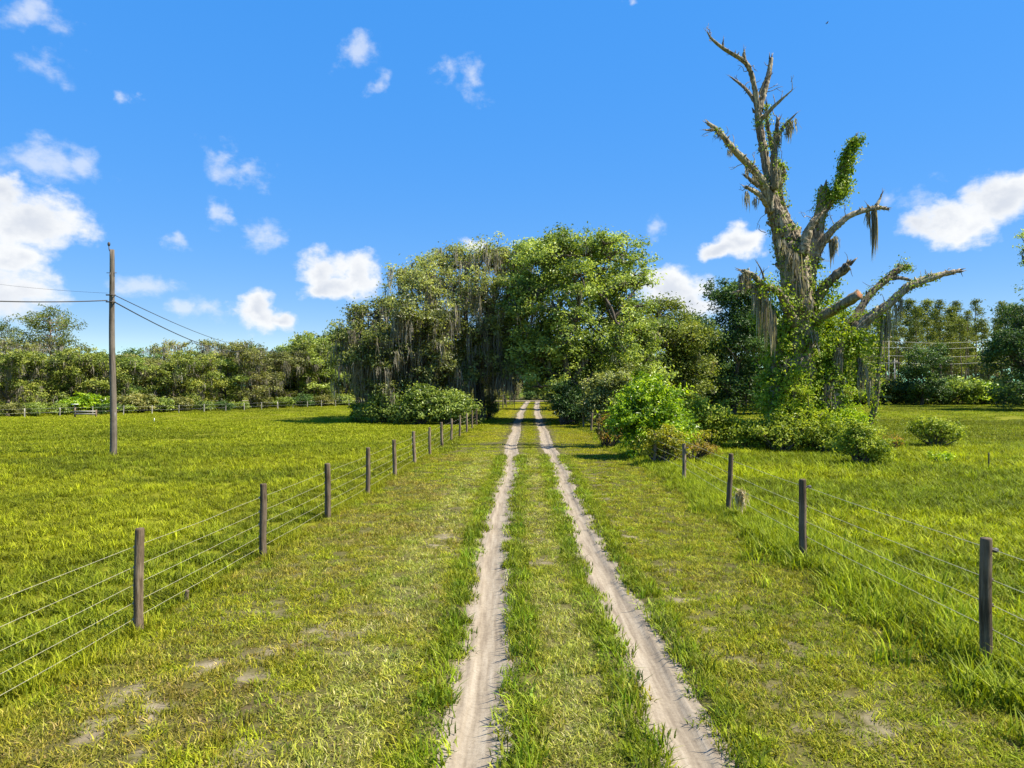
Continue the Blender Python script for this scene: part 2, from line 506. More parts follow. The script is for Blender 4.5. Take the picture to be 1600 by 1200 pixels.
def sand_mat():
    m, nt, N, L = new_mat('pale_sand')
    tc = N('ShaderNodeTexCoord')
    mp = N('ShaderNodeMapping'); mp.inputs['Scale'].default_value = (1, .07, 1); L(tc.outputs['Object'], mp.inputs[0])
    n1 = N('ShaderNodeTexNoise'); n1.inputs['Scale'].default_value = 16; n1.inputs['Detail'].default_value = 7; L(mp.outputs[0], n1.inputs['Vector'])
    n2 = N('ShaderNodeTexNoise'); n2.inputs['Scale'].default_value = 22; n2.inputs['Detail'].default_value = 9; n2.inputs['Roughness'].default_value = .75
    L(tc.outputs['Object'], n2.inputs['Vector'])
    n3 = N('ShaderNodeTexNoise'); n3.inputs['Scale'].default_value = .8; n3.inputs['Detail'].default_value = 3; L(tc.outputs['Object'], n3.inputs['Vector'])
    n4 = N('ShaderNodeTexNoise'); n4.inputs['Scale'].default_value = 38; n4.inputs['Detail'].default_value = 2; L(tc.outputs['Object'], n4.inputs['Vector'])
    c1 = ramp(N, [(.3, (.175, .142, .105)), (.5, (.25, .208, .155)), (.7, (.305, .262, .203))]); L(n1.outputs['Fac'], c1.inputs[0])
    c2 = ramp(N, [(.3, (.72, .70, .68)), (.55, (1, 1, 1)), (.8, (1.12, 1.1, 1.08))]); L(n2.outputs['Fac'], c2.inputs[0])
    mu = N('ShaderNodeMix'); mu.data_type = 'RGBA'; mu.blend_type = 'MULTIPLY'; mu.inputs[0].default_value = 1
    L(c1.outputs[0], mu.inputs[6]); L(c2.outputs[0], mu.inputs[7])
    # scattered dark crumbs of leaf litter, in drifts
    a = ramp(N, [(.70, (0, 0, 0)), (.74, (1, 1, 1))]); L(n4.outputs['Fac'], a.inputs[0])
    b = ramp(N, [(.5, (0, 0, 0)), (.65, (1, 1, 1))]); L(n3.outputs['Fac'], b.inputs[0])
    ml = N('ShaderNodeMath'); ml.operation = 'MULTIPLY'; L(a.outputs[0], ml.inputs[0]); L(b.outputs[0], ml.inputs[1])
    mx = N('ShaderNodeMix'); mx.data_type = 'RGBA'; L(ml.outputs[0], mx.inputs[0]); L(mu.outputs[2], mx.inputs[6]); mx.inputs[7].default_value = (.12, .09, .06, 1)
    pb = N('ShaderNodeBsdfPrincipled'); pb.inputs['Roughness'].default_value = .95; pb.inputs['Specular IOR Level'].default_value = .12
    L(mx.outputs[2], pb.inputs['Base Color'])
    ad = N('ShaderNodeMath'); ad.operation = 'ADD'; L(n1.outputs['Fac'], ad.inputs[0]); L(n2.outputs['Fac'], ad.inputs[1])
    bp = N('ShaderNodeBump'); bp.inputs['Strength'].default_value = .35; bp.inputs['Distance'].default_value = .02
    L(ad.outputs[0], bp.inputs['Height']); L(bp.outputs[0], pb.inputs['Normal'])
    o = N('ShaderNodeOutputMaterial'); L(pb.outputs[0], o.inputs[0])
    return m


M_OAK_MOSSY = leaf_mat('oak_leaf_olive', (.055, .07, .018), (.215, .25, .07), (.46, .50, .18), trans=.45, spec=.5, rough=.42)
M_OAK = leaf_mat('oak_leaf_green', (.05, .09, .014), (.22, .30, .052), (.48, .57, .15), trans=.45, spec=.5, rough=.42)
M_LINE = leaf_mat('woodland_leaf', (.045, .07, .011), (.19, .245, .035), (.38, .40, .075), trans=.32)
M_LINE_OLIVE = leaf_mat('mossy_woodland_leaf', (.06, .07, .022), (.21, .235, .06), (.38, .36, .13), trans=.38)
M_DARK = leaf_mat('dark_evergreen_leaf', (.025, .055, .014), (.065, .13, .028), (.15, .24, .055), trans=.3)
M_BRIGHT = leaf_mat('bright_bush_leaf', (.08, .16, .006), (.27, .41, .012), (.50, .62, .03), trans=.42, spec=.5, rough=.38)
M_BUSH = leaf_mat('bush_leaf', (.075, .125, .01), (.22, .29, .022), (.40, .46, .065), trans=.4, spec=.28, rough=.45)
M_YELLOW = leaf_mat('yellowing_bush_leaf', (.14, .16, .012), (.30, .31, .02), (.48, .42, .04), trans=.4)
M_RUST = leaf_mat('rusty_new_leaf', (.14, .11, .02), (.28, .22, .03), (.50, .27, .05), trans=.4)
M_IVY = leaf_mat('ivy_leaf', (.08, .15, .008), (.22, .32, .02), (.42, .48, .05), trans=.4, spec=.28, rough=.45)
M_PINE = leaf_mat('pine_needle', (.04, .06, .012), (.14, .18, .035), (.31, .34, .08), trans=.35)
M_MOSS = leaf_mat('hanging_moss_grey', (.13, .115, .085), (.28, .255, .20), (.46, .425, .35), trans=.35, spec=.05, rough=.9, tcol=1.0)
M_DRY = leaf_mat('dry_weed', (.24, .19, .09), (.42, .35, .19), (.55, .48, .30), trans=.3, spec=.1, rough=.8)
M_BARK = wood_mat('oak_bark', (.025, .02, .016), (.075, .06, .048), (.14, .12, .10), 3, .25)
M_PBARK = wood_mat('pine_bark', (.06, .042, .03), (.13, .095, .07), (.21, .165, .13), 4, .25)
M_DEAD = wood_mat('dead_wood', (.02, .015, .011), (.145, .115, .08), (.46, .385, .27), 2.6, .15, 1.0, pale=(.24, .22, .15))
M_CUT = wood_mat('orange_heartwood', (.04, .025, .018), (.17, .06, .022), (.26, .13, .065), 6, 1.0, .6)
M_POST = wood_mat('weathered_post', (.03, .021, .013), (.10, .072, .045), (.22, .17, .12), 7, .07, .7)
M_POLE = wood_mat('weathered_pole', (.03, .024, .019), (.085, .07, .055), (.15, .128, .105), 5, .04, .6)
M_WIRE = plain_mat('galvanised_wire', (.42, .39, .27), .5, .1, .1)
M_CABLE = plain_mat('dark_cable', (.035, .035, .04), .6)
M_PALEWIRE = plain_mat('pale_line', (.45, .45, .42), .5)
M_PALEPOLE = plain_mat('pale_pole', (.42, .38, .34), .8)
M_IRON = plain_mat('rusted_iron', (.07, .06, .055), .6, .5)
M_WHITE = plain_mat('white_paint', (.75, .75, .72), .6)
M_GREYBOX = plain_mat('grey_box', (.2, .2, .2), .7)
M_FARPOST = wood_mat('sunbleached_post', (.15, .14, .125), (.26, .245, .215), (.36, .34, .30), 7, .1)
M_GRASS = grass_mat('grass_blade')


# ------------------------------------------------------------------ ground and dirt track
def xc(y): return 0.5 + 0.008 * y + 0.00014 * y * y + .05 * np.sin(.31 * y) + .025 * np.sin(.83 * y + 1)
RUT, RW = 0.92, 0.29
LF = np.array([(-4.95, 0.5), (-4.78, 4.75), (-4.60, 8.41), (-4.41, 12.1), (-4.24, 15.75), (-4.05, 19.2), (-3.93, 22.9), (-3.79, 26.6), (-3.62, 30.1), (-3.46, 33.8),
               (-3.32, 37.4), (-3.13, 40.8), (-2.93, 44.3), (-2.80, 47.9), (-2.70, 52.0), (-2.55, 56.0), (-2.4, 60), (-2.25, 64), (-2.0, 70), (-1.8, 76), (-1.6, 82),
               (-1.2, 90), (-.8, 98), (-.3, 107), (.2, 116)])
RF = np.array([(5.15, 3.0), (5.10, 7.36), (5.03, 11.8), (5.16, 16.3), (5.45, 21.6), (5.42, 26.0), (5.38, 30.2), (5.35, 34.4), (5.33, 38.3), (5.33, 42.2), (5.33, 45.9),
               (5.30, 50.5), (5.4, 55), (5.5, 60), (5.6, 66), (5.7, 73), (5.8, 81), (6.0, 90), (6.3, 100), (6.6, 110)])


def xl(y): return np.interp(y, LF[:, 1], LF[:, 0])
def xr(y): return np.interp(y, RF[:, 1], RF[:, 0])


def bare(x, y):
    """how bare the turf is: sand showing through"""
    u = x - xc(y)
    n = fbm(x, y, 1.5, 3); n2 = fbm(x, y, 3.6, 8, 4)
    lowf = fbm(x, y, .35, 21, 3)
    b = np.zeros_like(u)
    b += .60 * np.exp(-((u + 2.15 - .25 * np.sin(y * .21)) / .38) ** 2) * np.clip(.3 + 1.6 * (lowf - .35), 0, 1)
    b += .55 * np.exp(-((u - 1.85) / .22) ** 2)
    b += .30 * np.exp(-(u / .42) ** 2)
    b += .85 * np.exp(-((x + 3.0) / 1.3) ** 2 - ((y - 6.2) / 2.2) ** 2)
    b += .30 * np.exp(-((x - 3.3) / .9) ** 2 - ((y - 7.0) / 2.0) ** 2)
    b += .13
    b = b * np.clip((n - .36) * 3.5, 0, 1.2) * np.clip((n2 - .40) * 5, 0, 1.2) * np.clip(.25 + 2.4 * (vnoise(x * 11, y * 11, 15) - .12), 0, 1)
    fade = np.clip((x - xl(y) - .3) / .6, 0, 1) * np.clip((xr(y) - .7 - x) / .6, 0, 1) * np.clip(1.3 - y / 45, .1, 1)
    b *= fade
    e = np.abs(np.abs(u) - RUT)
    hw = RW + .10 * (fbm(x * 0 + np.sign(u) * 9, y, 1.1, 5) - .5) + .20 * (fbm(np.sign(u) * 7 + x * .7, y, 3.2, 11, 3) - .5)
    r = np.clip((hw + .07 - e) / .09, 0, 1)
    return np.clip(np.maximum(b, r), 0, 1), np.clip((hw + .02 - e) / .05, 0, 1)


def zfun(x, y):
    u = x - xc(y)
    e = np.abs(np.abs(u) - RUT)
    near = np.exp(-(y / 60.0) ** 2)
    z = .10 * (fbm(x, y, .12, 31, 3) - .5) + .05 * (fbm(x, y, .8, 41, 3) - .5) * near
    z -= .065 * np.exp(-(e / .24) ** 2)
    z += .025 * np.exp(-((e - .42) / .12) ** 2)
    return z


def grow(a, b, step, k):
    out = [a]
    while out[-1] < b:
        out.append(out[-1] + step); step *= k
    return out


def build_ground():
    us = np.arange(0, 1.75, .035)
    us = np.concatenate([us, np.arange(1.75, 6.6, .09)])
    us = np.concatenate([us, grow(6.6, 3000, .15, 1.13)])
    us = np.concatenate([-us[:0:-1], us])
    ys = np.concatenate([-np.array(grow(0, 2500, 2, 1.5))[::-1], np.arange(.5, 4, .5), np.arange(4, 16, .06), np.arange(16, 34, .15), grow(34, 160, .3, 1.02), grow(164, 4000, 5, 1.3)])
    Y, U = np.meshgrid(ys, us, indexing='ij')
    Xg = U + xc(np.clip(Y, -20, 170))
    far = np.clip((160 - np.abs(Y)) / 60, 0, 1) * np.clip((200 - np.abs(Xg)) / 80, 0, 1)
    b, rut = bare(Xg, Y)
    inside = (Y > 2) & (Y < 150)
    Z = zfun(Xg, Y) * far - .03 * rut * inside
    b = np.where(inside, b, 0)
    # albedo of soil, thatch and turf
    soil = np.array([.26, .215, .15]); dark = np.array([.085, .062, .035]); turf = np.array([.085, .078, .024]); pas = np.array([.14, .145, .008])
    pin = ((Xg < xl(Y)) | (Xg > xr(Y))).astype(float)
    n = fbm(Xg, Y, .25, 61, 3)
    g = turf * (1 - pin[..., None]) + pas * pin[..., None]
    g = g * (.75 + .5 * n[..., None])
    dk = np.clip((fbm(Xg, Y, 1.1, 77, 3) - .50) * 6, 0, 1)[..., None] * (1 - rut[..., None])
    s = soil * (1 - dk) + dark * dk
    c = g * (1 - b[..., None]) + s * b[..., None]
    m, k = Y.shape
    V = np.stack([Xg, Y, Z], -1).reshape(-1, 3)
    i, j = np.meshgrid(np.arange(m - 1), np.arange(k - 1), indexing='ij')
    Q = np.stack([i * k + j, i * k + j + 1, (i + 1) * k + j + 1, (i + 1) * k + j], -1).reshape(-1, 4)
    mb = MB(); mb.add(V, Q)
    o = mb.build('ground', ground_mat())
    a = o.data.color_attributes.new('gcol', 'FLOAT_COLOR', 'POINT')
    a.data.foreach_set('color', np.concatenate([c.reshape(-1, 3), np.ones((m * k, 1))], 1).astype(np.float32).ravel())
    tag(o, 'flat grassy meadow ground with thin sandy patches in the turf', 'ground', kind='structure')


def build_track():
    mb = MB()
    ys = np.concatenate([np.arange(2.0, 18, .06), np.arange(18, 40, .15), np.arange(40, 134, .6)])
    t = np.linspace(-1, 1, 19)
    for sgn in (-1, 1):
        Y, T = np.meshgrid(ys, t, indexing='ij')
        side = np.sign(T + 1e-6)
        hw = RW + .10 * (fbm(Y * 0 + sgn * 9, Y, 1.1, 5) - .5) + .16 * (fbm(Y * 0 + 3 * side, Y, 2.6, 13, 3) - .5) + .05
        hw = hw + np.clip((Y - 60) / 70, 0, 1) * .15
        Xg = xc(Y) + sgn * RUT + T * hw
        Z = zfun(Xg, Y) + .012 - .05 * np.clip((np.abs(T) - .8) / .2, 0, 1) ** 1.5
        # the soft berm the tyres have pushed up
        Z += .022 * np.exp(-((T - .45 * sgn) / .10) ** 2) * (.5 + fbm(Y, Y * 0, 1.3, 91, 3)) + .004 * (fbm(Xg, Y, 6, 93, 3) - .5)
        m, k = Y.shape
        i, j = np.meshgrid(np.arange(m - 1), np.arange(k - 1), indexing='ij')
        Q = np.stack([i * k + j, i * k + j + 1, (i + 1) * k + j + 1, (i + 1) * k + j], -1).reshape(-1, 4)
        mb.add(np.stack([Xg, Y, Z], -1), Q)
    o = mb.build('dirt_track', sand_mat())
    tag(o, 'pair of pale sandy wheel ruts running straight down the grass lane', 'track', kind='structure')
    # the pale lane that crosses at the far end
    mb = MB()
    xs = np.linspace(-60, 70, 90)
    for k in range(2): pass
    cy = 134 + .002 * (xs - 3) ** 2 * .2
    V = np.concatenate([np.stack([xs, cy - 1.2 + .3 * np.sin(xs * .7), 0 * xs + .10], 1), np.stack([xs, cy + 3.2 + .3 * np.sin(xs * .9), 0 * xs + .10], 1)])
    n = len(xs)
    mb.add(V, [(i, i + 1, n + i + 1, n + i) for i in range(n - 1)])
    o = mb.build('road', sand_mat())
    tag(o, 'pale sandy road crossing beyond the end of the lane', 'road', kind='structure')


build_ground()
build_track()


# ------------------------------------------------------------------ grass
def tuft_mesh(name, n, rad, h, w, rng, lean=.5, dry=.08):
    """a patch of curved tapering blades"""
    mb = MB()
    a = rng.uniform(0, 2 * np.pi, n); r = rad * np.sqrt(rng.random(n))
    base = np.stack([r * np.cos(a), r * np.sin(a), np.full(n, -.015)], 1)
    hh = h * rng.uniform(.45, 1.15, n) * (1 - .35 * (r / rad) ** 2)
    la = rng.uniform(0, 2 * np.pi, n); ln = lean * rng.uniform(.15, 1.2, n)
    d = np.stack([np.cos(la) * ln, np.sin(la) * ln, np.ones(n)], 1)
    wd = np.stack([-np.sin(la), np.cos(la), np.zeros(n)], 1) * (w * rng.uniform(.6, 1.3, n))[:, None] * .5
    mid = base + d * hh[:, None] * .55
    tip = base + d * hh[:, None] * np.array([1.35, 1.35, .95]) + np.stack([np.cos(la) * ln * hh * .3, np.sin(la) * ln * hh * .3, -hh * .1 * ln], 1)
    V = np.stack([base - wd, base + wd, mid + wd * .85, mid - wd * .85, tip], 1).reshape(-1, 3)
    k = np.arange(n)[:, None] * 5
    v = np.clip(rng.normal(.48, .28, n), 0, .86)
    v = np.where(rng.random(n) < dry, rng.uniform(.92, 1, n), v)
    mb.add(V, k + np.array([[0, 1, 2, 3]]), k + np.array([[3, 2, 4]]), v, v)
    me = mb.mesh(name); me.materials.append(M_GRASS)
    return bpy.data.objects.new(name, me)       # never linked to the scene: only a source for the scatter


def tuft_collection(name, specs, seed):
    c = bpy.data.collections.new(name)
    rng = np.random.default_rng(seed)
    for k, sp in enumerate(specs):
        c.objects.link(tuft_mesh('%s_%02d' % (name, k), *sp[:4], rng, *sp[4:]))
    return c


def scatter(name, coll, P3, scl, idx, tint, rng, label, cat):
    n = len(P3)
    me = bpy.data.meshes.new(name)
    me.vertices.add(n); me.vertices.foreach_set('co', P3.astype(np.float32).ravel())
    rot = np.stack([rng.normal(0, .06, n), rng.normal(0, .06, n), rng.uniform(0, 6.283, n)], 1)
    for nm, ty, val, key in (('rot', 'FLOAT_VECTOR', rot, 'vector'), ('scl', 'FLOAT_VECTOR', scl, 'vector'), ('tint', 'FLOAT_VECTOR', tint, 'vector')):
        a = me.attributes.new(nm, ty, 'POINT'); a.data.foreach_set(key, np.asarray(val, np.float32).ravel())
    a = me.attributes.new('idx', 'INT', 'POINT'); a.data.foreach_set('value', idx.astype(np.int32))
    me.materials.append(M_GRASS)
    o = bpy.data.objects.new(name, me); COL.objects.link(o)
    ng = bpy.data.node_groups.new(name + '_scatter', 'GeometryNodeTree')
    ng.interface.new_socket(name='Geometry', in_out='INPUT', socket_type='NodeSocketGeometry')
    ng.interface.new_socket(name='Geometry', in_out='OUTPUT', socket_type='NodeSocketGeometry')
    N, L = ng.nodes.new, ng.links.new
    gi, go = N('NodeGroupInput'), N('NodeGroupOutput')
    ci = N('GeometryNodeCollectionInfo'); ci.inputs['Collection'].default_value = coll
    ci.inputs['Separate Children'].default_value = True; ci.inputs['Reset Children'].default_value = True
    ip = N('GeometryNodeInstanceOnPoints'); ip.inputs['Pick Instance'].default_value = True

    def na(nm, ty):
        x = N('GeometryNodeInputNamedAttribute'); x.data_type = ty; x.inputs['Name'].default_value = nm
        return x.outputs['Attribute']
    L(gi.outputs[0], ip.inputs['Points']); L(ci.outputs[0], ip.inputs['Instance'])
    L(na('idx', 'INT'), ip.inputs['Instance Index'])
    e2r = N('FunctionNodeEulerToRotation'); L(na('rot', 'FLOAT_VECTOR'), e2r.inputs[0]); L(e2r.outputs[0], ip.inputs['Rotation'])
    L(na('scl', 'FLOAT_VECTOR'), ip.inputs['Scale'])
    L(ip.outputs[0], go.inputs[0])
    md = o.modifiers.new('scatter', 'NODES'); md.node_group = ng
    return tag(o, label, cat, kind='stuff')


def in_view(x, y, m=2.4): return np.abs(x) < .79 * y + m


def sample(x0, x1, y0, y1, dens, rng):
    n = int((x1 - x0) * (y1 - y0) * dens)
    return rng.uniform(x0, x1, n), rng.uniform(y0, y1, n)


def grass():
    rng = np.random.default_rng(5)
    short = tuft_collection('short_tuft', [(40, .125, .08, .0105, .95, .14), (36, .125, .065, .010, 1.2, .22), (30, .115, .105, .011, .75, .10), (52, .155, .065, .0095, 1.05, .18)] , 1)
    longt = tuft_collection('long_tuft', [(30, .10, .24, .011, .55, .05), (36, .12, .20, .011, .7, .08), (26, .09, .30, .011, .5, .05)], 2)
    patch = tuft_collection('patch_tuft', [(110, .55, .13, .022, .6, .08), (110, .55, .16, .022, .6, .08), (90, .5, .11, .024, .8, .12)], 3)
    far = tuft_collection('far_tuft', [(190, 1.1, .17, .032, .5, .07), (190, 1.1, .20, .032, .5, .07)], 4)

    # --- mown verge between the fences
    px, py, ps, pi, pt, ph = [], [], [], [], [], []
    for (y0, y1, dens) in ((4.5, 9, 125), (9, 14, 95), (14, 20, 60), (20, 30, 36)):
        x, y = sample(-5.4, 6.2, y0, y1, dens, rng)
        k = in_view(x, y); x, y = x[k], y[k]
        u = x - xc(y)
        b, rut = bare(x, y)
        edge = np.exp(-((np.abs(np.abs(u) - RUT) - RW - .12) / .10) ** 2)
        keep = (rng.random(len(x)) > b * 1.05 - .12 * edge) & (np.abs(np.abs(u) - RUT) > RW - .02) & (x > xl(y) + .0) & (x < xr(y) - .0)
        x, y, u, edge, b = x[keep], y[keep], u[keep], edge[keep], b[keep]
        n = len(x)
        lf = fbm(x, y, .45, 51, 3); hf = fbm(x, y, 2.2, 52, 3)
        # left of the track is drier and browner in places; the strip by the ruts is greener
        base = np.array([.24, .27, .012]); dry = np.array([.255, .22, .038]); lush = np.array([.165, .225, .012]); pale = np.array([.34, .36, .075])
        wdry = np.clip((lf - .47) * 4, 0, 1) * np.where(u < -1.6, .75, .25)
        wl = np.clip(edge * 1.2 + np.clip((hf - .58) * 3, 0, .6), 0, 1)
        wp = np.clip(1.3 * np.exp(-((u + 2.15) / .45) ** 2) * np.clip((hf - .3) * 3, 0, 1) + .8 * np.exp(-(u / .4) ** 2) * np.clip((lf - .3) * 3, 0, 1), 0, .8)
        wdry = np.clip(wdry + .9 * np.exp(-((x + 3.2) / 1.6) ** 2 - ((y - 6.4) / 2.2) ** 2) * np.clip((hf - .3) * 4, 0, 1), 0, 1)
        t = base + (dry - base) * wdry[:, None]; t = t + (pale - t) * wp[:, None]; t = t + (lush - t) * wl[:, None]
        t = t * rng.uniform(.5, 1.4, (n, 1)) * np.array([1, 1, 1]) + rng.normal(0, .012, (n, 1)) * np.array([1, -.6, 0])
        sc = rng.uniform(.6, 1.2, n) * (1 + .45 * edge)
        sz = sc * (1 + .5 * edge) * (1 + .5 * np.exp(-((x - xl(y)) / .35) ** 2) + .9 * np.exp(-((x - xr(y)) / .5) ** 2))
        wide = 1 + max(0, (y0 - 9)) * .04
        px.append(x); py.append(y); pt.append(t); pi.append(rng.integers(0, 4, n)); ps.append(np.stack([sc * wide, sc * wide, sz], 1))
    x, y = np.concatenate(px), np.concatenate(py)
    P3 = np.stack([x, y, zfun(x, y)], 1)
    scatter('verge_grass', short, P3, np.concatenate(ps), np.concatenate(pi), np.concatenate(pt), rng,
            'short mown yellow green grass on the lane between both fences', 'grass')

    # --- taller tufts along the ruts, the fence lines and in the right pasture near the camera
    px, py, ps, pi, pt = [], [], [], [], []

    def lot(x, y, hs, t, jit=.2):
        n = len(x)
        px.append(x); py.append(y); pi.append(rng.integers(0, 3, n))
        s = hs * rng.uniform(.6, 1.2, n); ps.append(np.stack([s * 1.05, s * 1.05, s], 1))
        pt.append(np.asarray(t) * rng.uniform(1 - jit, 1 + jit, (n, 1)))
    for sg in (-1, 1):
        for io in (-1, 1):
            y = rng.uniform(4.6, 26, 900); off = RW + .10 + np.abs(rng.normal(0, .16, len(y)))
            x = xc(y) + sg * RUT + io * off
            k = (fbm(x, y, 1.6, 71, 3) > (.46 if io * sg > 0 else .52)) & in_view(x, y)
            lot(x[k], y[k], .40 if io * sg > 0 else .34, np.array([.21, .262, .008]), .4)
    y = rng.uniform(4.5, 40, 4200); x = xr(y) + rng.normal(.25, .40, len(y)); k = in_view(x, y) & (fbm(x, y, 1.1, 72, 3) > .38)
    lot(x[k], y[k], np.where(y[k] < 14, 1.5, 1.2), np.array([.23, .29, .016]), .35)
    y = rng.uniform(5, 34, 1500); x = xl(y) + rng.normal(-.1, .16, len(y)); k = in_view(x, y) & (fbm(x, y, 1.1, 73, 3) > .42)
    lot(x[k], y[k], .75, np.array([.23, .25, .012]), .3)
    x, y = np.concatenate(px), np.concatenate(py)
    P3 = np.stack([x, y, zfun(x, y)], 1)
    scatter('tall_grass', longt, P3, np.concatenate(ps), np.concatenate(pi), np.concatenate(pt), rng,
            'taller green grass tufts along the wheel ruts and fence lines', 'grass')

    # --- pastures outside the fences, near part
    for side in (-1, 1):
        px, py, ps, pi, pt = [], [], [], [], []
        for (y0, y1, dens) in ((5, 13, 46), (13, 22, 30), (22, 36, 15)):
            wx = .79 * y1 + 3
            x, y = sample(-wx, -2.5, y0, y1, dens, rng) if side < 0 else sample(4.5, wx, y0, y1, dens, rng)
            k = in_view(x, y, 2.8) & ((x < xl(y) - .05) if side < 0 else (x > xr(y) + .05))
            x, y = x[k], y[k]; n = len(x)
            lf = fbm(x, y, .22, 81, 4); hf = fbm(x, y, 1.4, 82, 3)
            a = np.array([.235, .265, .011]) if side < 0 else np.array([.255, .30, .010])
            b_ = np.array([.145, .18, .010]) if side < 0 else np.array([.165, .215, .010])
            w_ = np.clip((lf - .40) * 6, 0, 1)[:, None]
            t = (b_ + (a - b_) * w_) * rng.uniform(.5, 1.45, (n, 1)) * (.6 + .8 * hf[:, None])
            s = rng.uniform(.55, 1.0, n) * (.85 if side < 0 else 1.15) * (1 + max(0, y0 - 12) * .03)
            px.append(x); py.append(y); pt.append(t); pi.append(rng.integers(0, 3, n)); ps.append(np.stack([s * 1.7, s * 1.7, s * (.75 + .6 * hf)], 1))
        x, y = np.concatenate(px), np.concatenate(py)
        P3 = np.stack([x, y, zfun(x, y)], 1)
        scatter('pasture_grass', longt, P3, np.concatenate(ps), np.concatenate(pi), np.concatenate(pt), rng,
                'yellow green pasture grass in the open field by the utility pole' if side < 0 else 'lush lime green pasture grass in the field by the dead tree', 'grass')

    # --- farther turf, coarser patches
    px, py, ps, pi, pt = [], [], [], [], []
    for (y0, y1, dens) in ((30, 60, 2.4), (60, 140, .75)):
        wx = .78 * y1 + 3
        x, y = sample(-wx, wx, y0, y1, dens, rng)
        b, rut = bare(x, y); u = x - xc(y)
        verge = (x > xl(y)) & (x < xr(y))
        k = in_view(x, y, 3) & (np.abs(np.abs(u) - RUT) > RW + .9) & ~((y > 131) & (y < 139)) & ~verge
        x, y = x[k], y[k]; n = len(x)
        lf = fbm(x, y, .07, 83, 4); hf = fbm(x, y * .5, .5, 84, 3)
        a = np.where((x < 2)[:, None], np.array([[.225, .265, .010]]), np.array([[.215, .27, .010]])); b_ = np.array([.15, .185, .009])
        t = (b_ + (a - b_) * np.clip((lf - .40) * 6, 0, 1)[:, None]) * rng.uniform(.75, 1.25, (n, 1)) * (.75 + .5 * hf[:, None])
        s = rng.uniform(.7, 1.1, n)
        px.append(x); py.append(y); pt.append(t); pi.append(rng.integers(0, 2, n)); ps.append(np.stack([s, s, s * .8], 1))
    x, y = np.concatenate(px), np.concatenate(py)
    P3 = np.stack([x, y, zfun(x, y) * .9], 1)
    scatter('field_grass', far, P3, np.concatenate(ps), np.concatenate(pi), np.concatenate(pt), rng,
            'even green grass of both distant fields up to the woods', 'grass')
    # verge farther down the lane
    x, y = sample(-4, 6.5, 29, 128, 7, rng)
    u = x - xc(y)
    k = (np.abs(np.abs(u) - RUT) > RW + .42) & (x > xl(y) - .5) & (x < xr(y) + .5)
    x2, y2 = sample(-1, 6, 29, 128, 4, rng); u2 = x2 - xc(y2); k2 = np.abs(u2) < .25
    x, y, u = np.concatenate([x[k], x2[k2]]), np.concatenate([y[k], y2[k2]]), np.concatenate([u[k], u2[k2]]); n = len(x)
    lf = fbm(x, y, .2, 85, 3)
    t = (np.array([.27, .265, .010]) + (np.array([.21, .25, .008]) - np.array([.27, .265, .010])) * np.clip(lf[:, None] * 2 - .5, 0, 1)) * rng.uniform(.8, 1.2, (n, 1))
    t = np.where((np.abs(u + 2.1) < .5)[:, None], t * np.array([1.25, 1.2, 1.8]), t)
    s = rng.uniform(.6, 1, n)
    scatter('lane_grass', patch, np.stack([x, y, zfun(x, y)], 1), np.stack([s, s, s * .6], 1), rng.integers(0, 3, n), t, rng,
            'short grass on the far stretch of the lane under the oaks', 'grass')


grass()


# ------------------------------------------------------------------ fences
def fence(pts, heights, wires_z, label, insul, seed, name='wire_fence', post_r=.062, wire_r=.0025, mat=None, wmat=None, group='wire fences', skip=()):
    rng = np.random.default_rng(seed)
    o0 = np.array([pts[0][0], pts[0][1], 0.0])
    root = empty(name, o0, label, 'fence', group)
    side = 1 if insul else -1
    tops = []
    for k, (x, y) in enumerate(pts):
        z = float(zfun(np.array([x]), np.array([y]))[0])
        if k in skip: tops.append((x, y, z)); continue
        h = heights(k) * rng.uniform(.95, 1.04); r = post_r * rng.uniform(.86, 1.14)
        lx, ly = rng.normal(0, .026, 2)
        mb = MB()
        zz = np.array([-.25, 0, .3, .6, .9, h - .03, h - .012, h])
        rr = r * np.array([1.06, 1.05, 1.0, 1.02, .98, .96, .95, .86])
        tube(mb, np.stack([x + lx * zz + .006 * np.sin(zz * 5 + k), y + ly * zz, z + zz], 1), rr, 14, None, .022, rng)
        p = mb.build('post', mat or M_POST, root, o0)
        for q in wires_z:
            s = MB(); box(s, (x + lx * q - side * -1 * r * .98 * (1 if insul else -1) * (1 if insul else -1), y, z + q), (.022, .03, .035)); 
            s.build('staple', M_IRON if insul else M_WIRE, p, o0)
        if insul:
            s = MB(); tube(s, [(x + r * .8, y, z + h - .13), (x + r + .05, y, z + h - .13), (x + r + .075, y, z + h - .13)], [.012, .03, .02], 8)
            s.build('insulator', M_CABLE, p, o0)
        tops.append((x, y, z))
    T = np.array(tops)
    for q in wires_z:
        mb = MB(); pp = []
        for a, b in zip(T[:-1], T[1:]):
            jit = rng.normal(0, .012)
            for f in (0, .25, .5, .75):
                pp.append(a * (1 - f) + b * f + np.array([side * post_r * 1.05, 0, q + jit * 0 - .05 * f * (1 - f) + (rng.normal(0, .006) if f else 0)]))
        pp.append(T[-1] + np.array([side * post_r * 1.05, 0, q]))
        tube(mb, np.array(pp), wire_r, 5)
        mb.build('wire', wmat or M_WIRE, root, o0)
    return root


fence(LF, lambda k: 1.30, (.16, .36, .58, .80, 1.05), 'weathered wooden post and five strand wire fence left of the dirt lane', False, 11)
fence(RF, lambda k: 1.45 if k < 4 else 1.22, (.42, .68, .95, 1.28), 'wooden post and wire fence right of the lane passing the bushes', True, 12, wire_r=.0034)

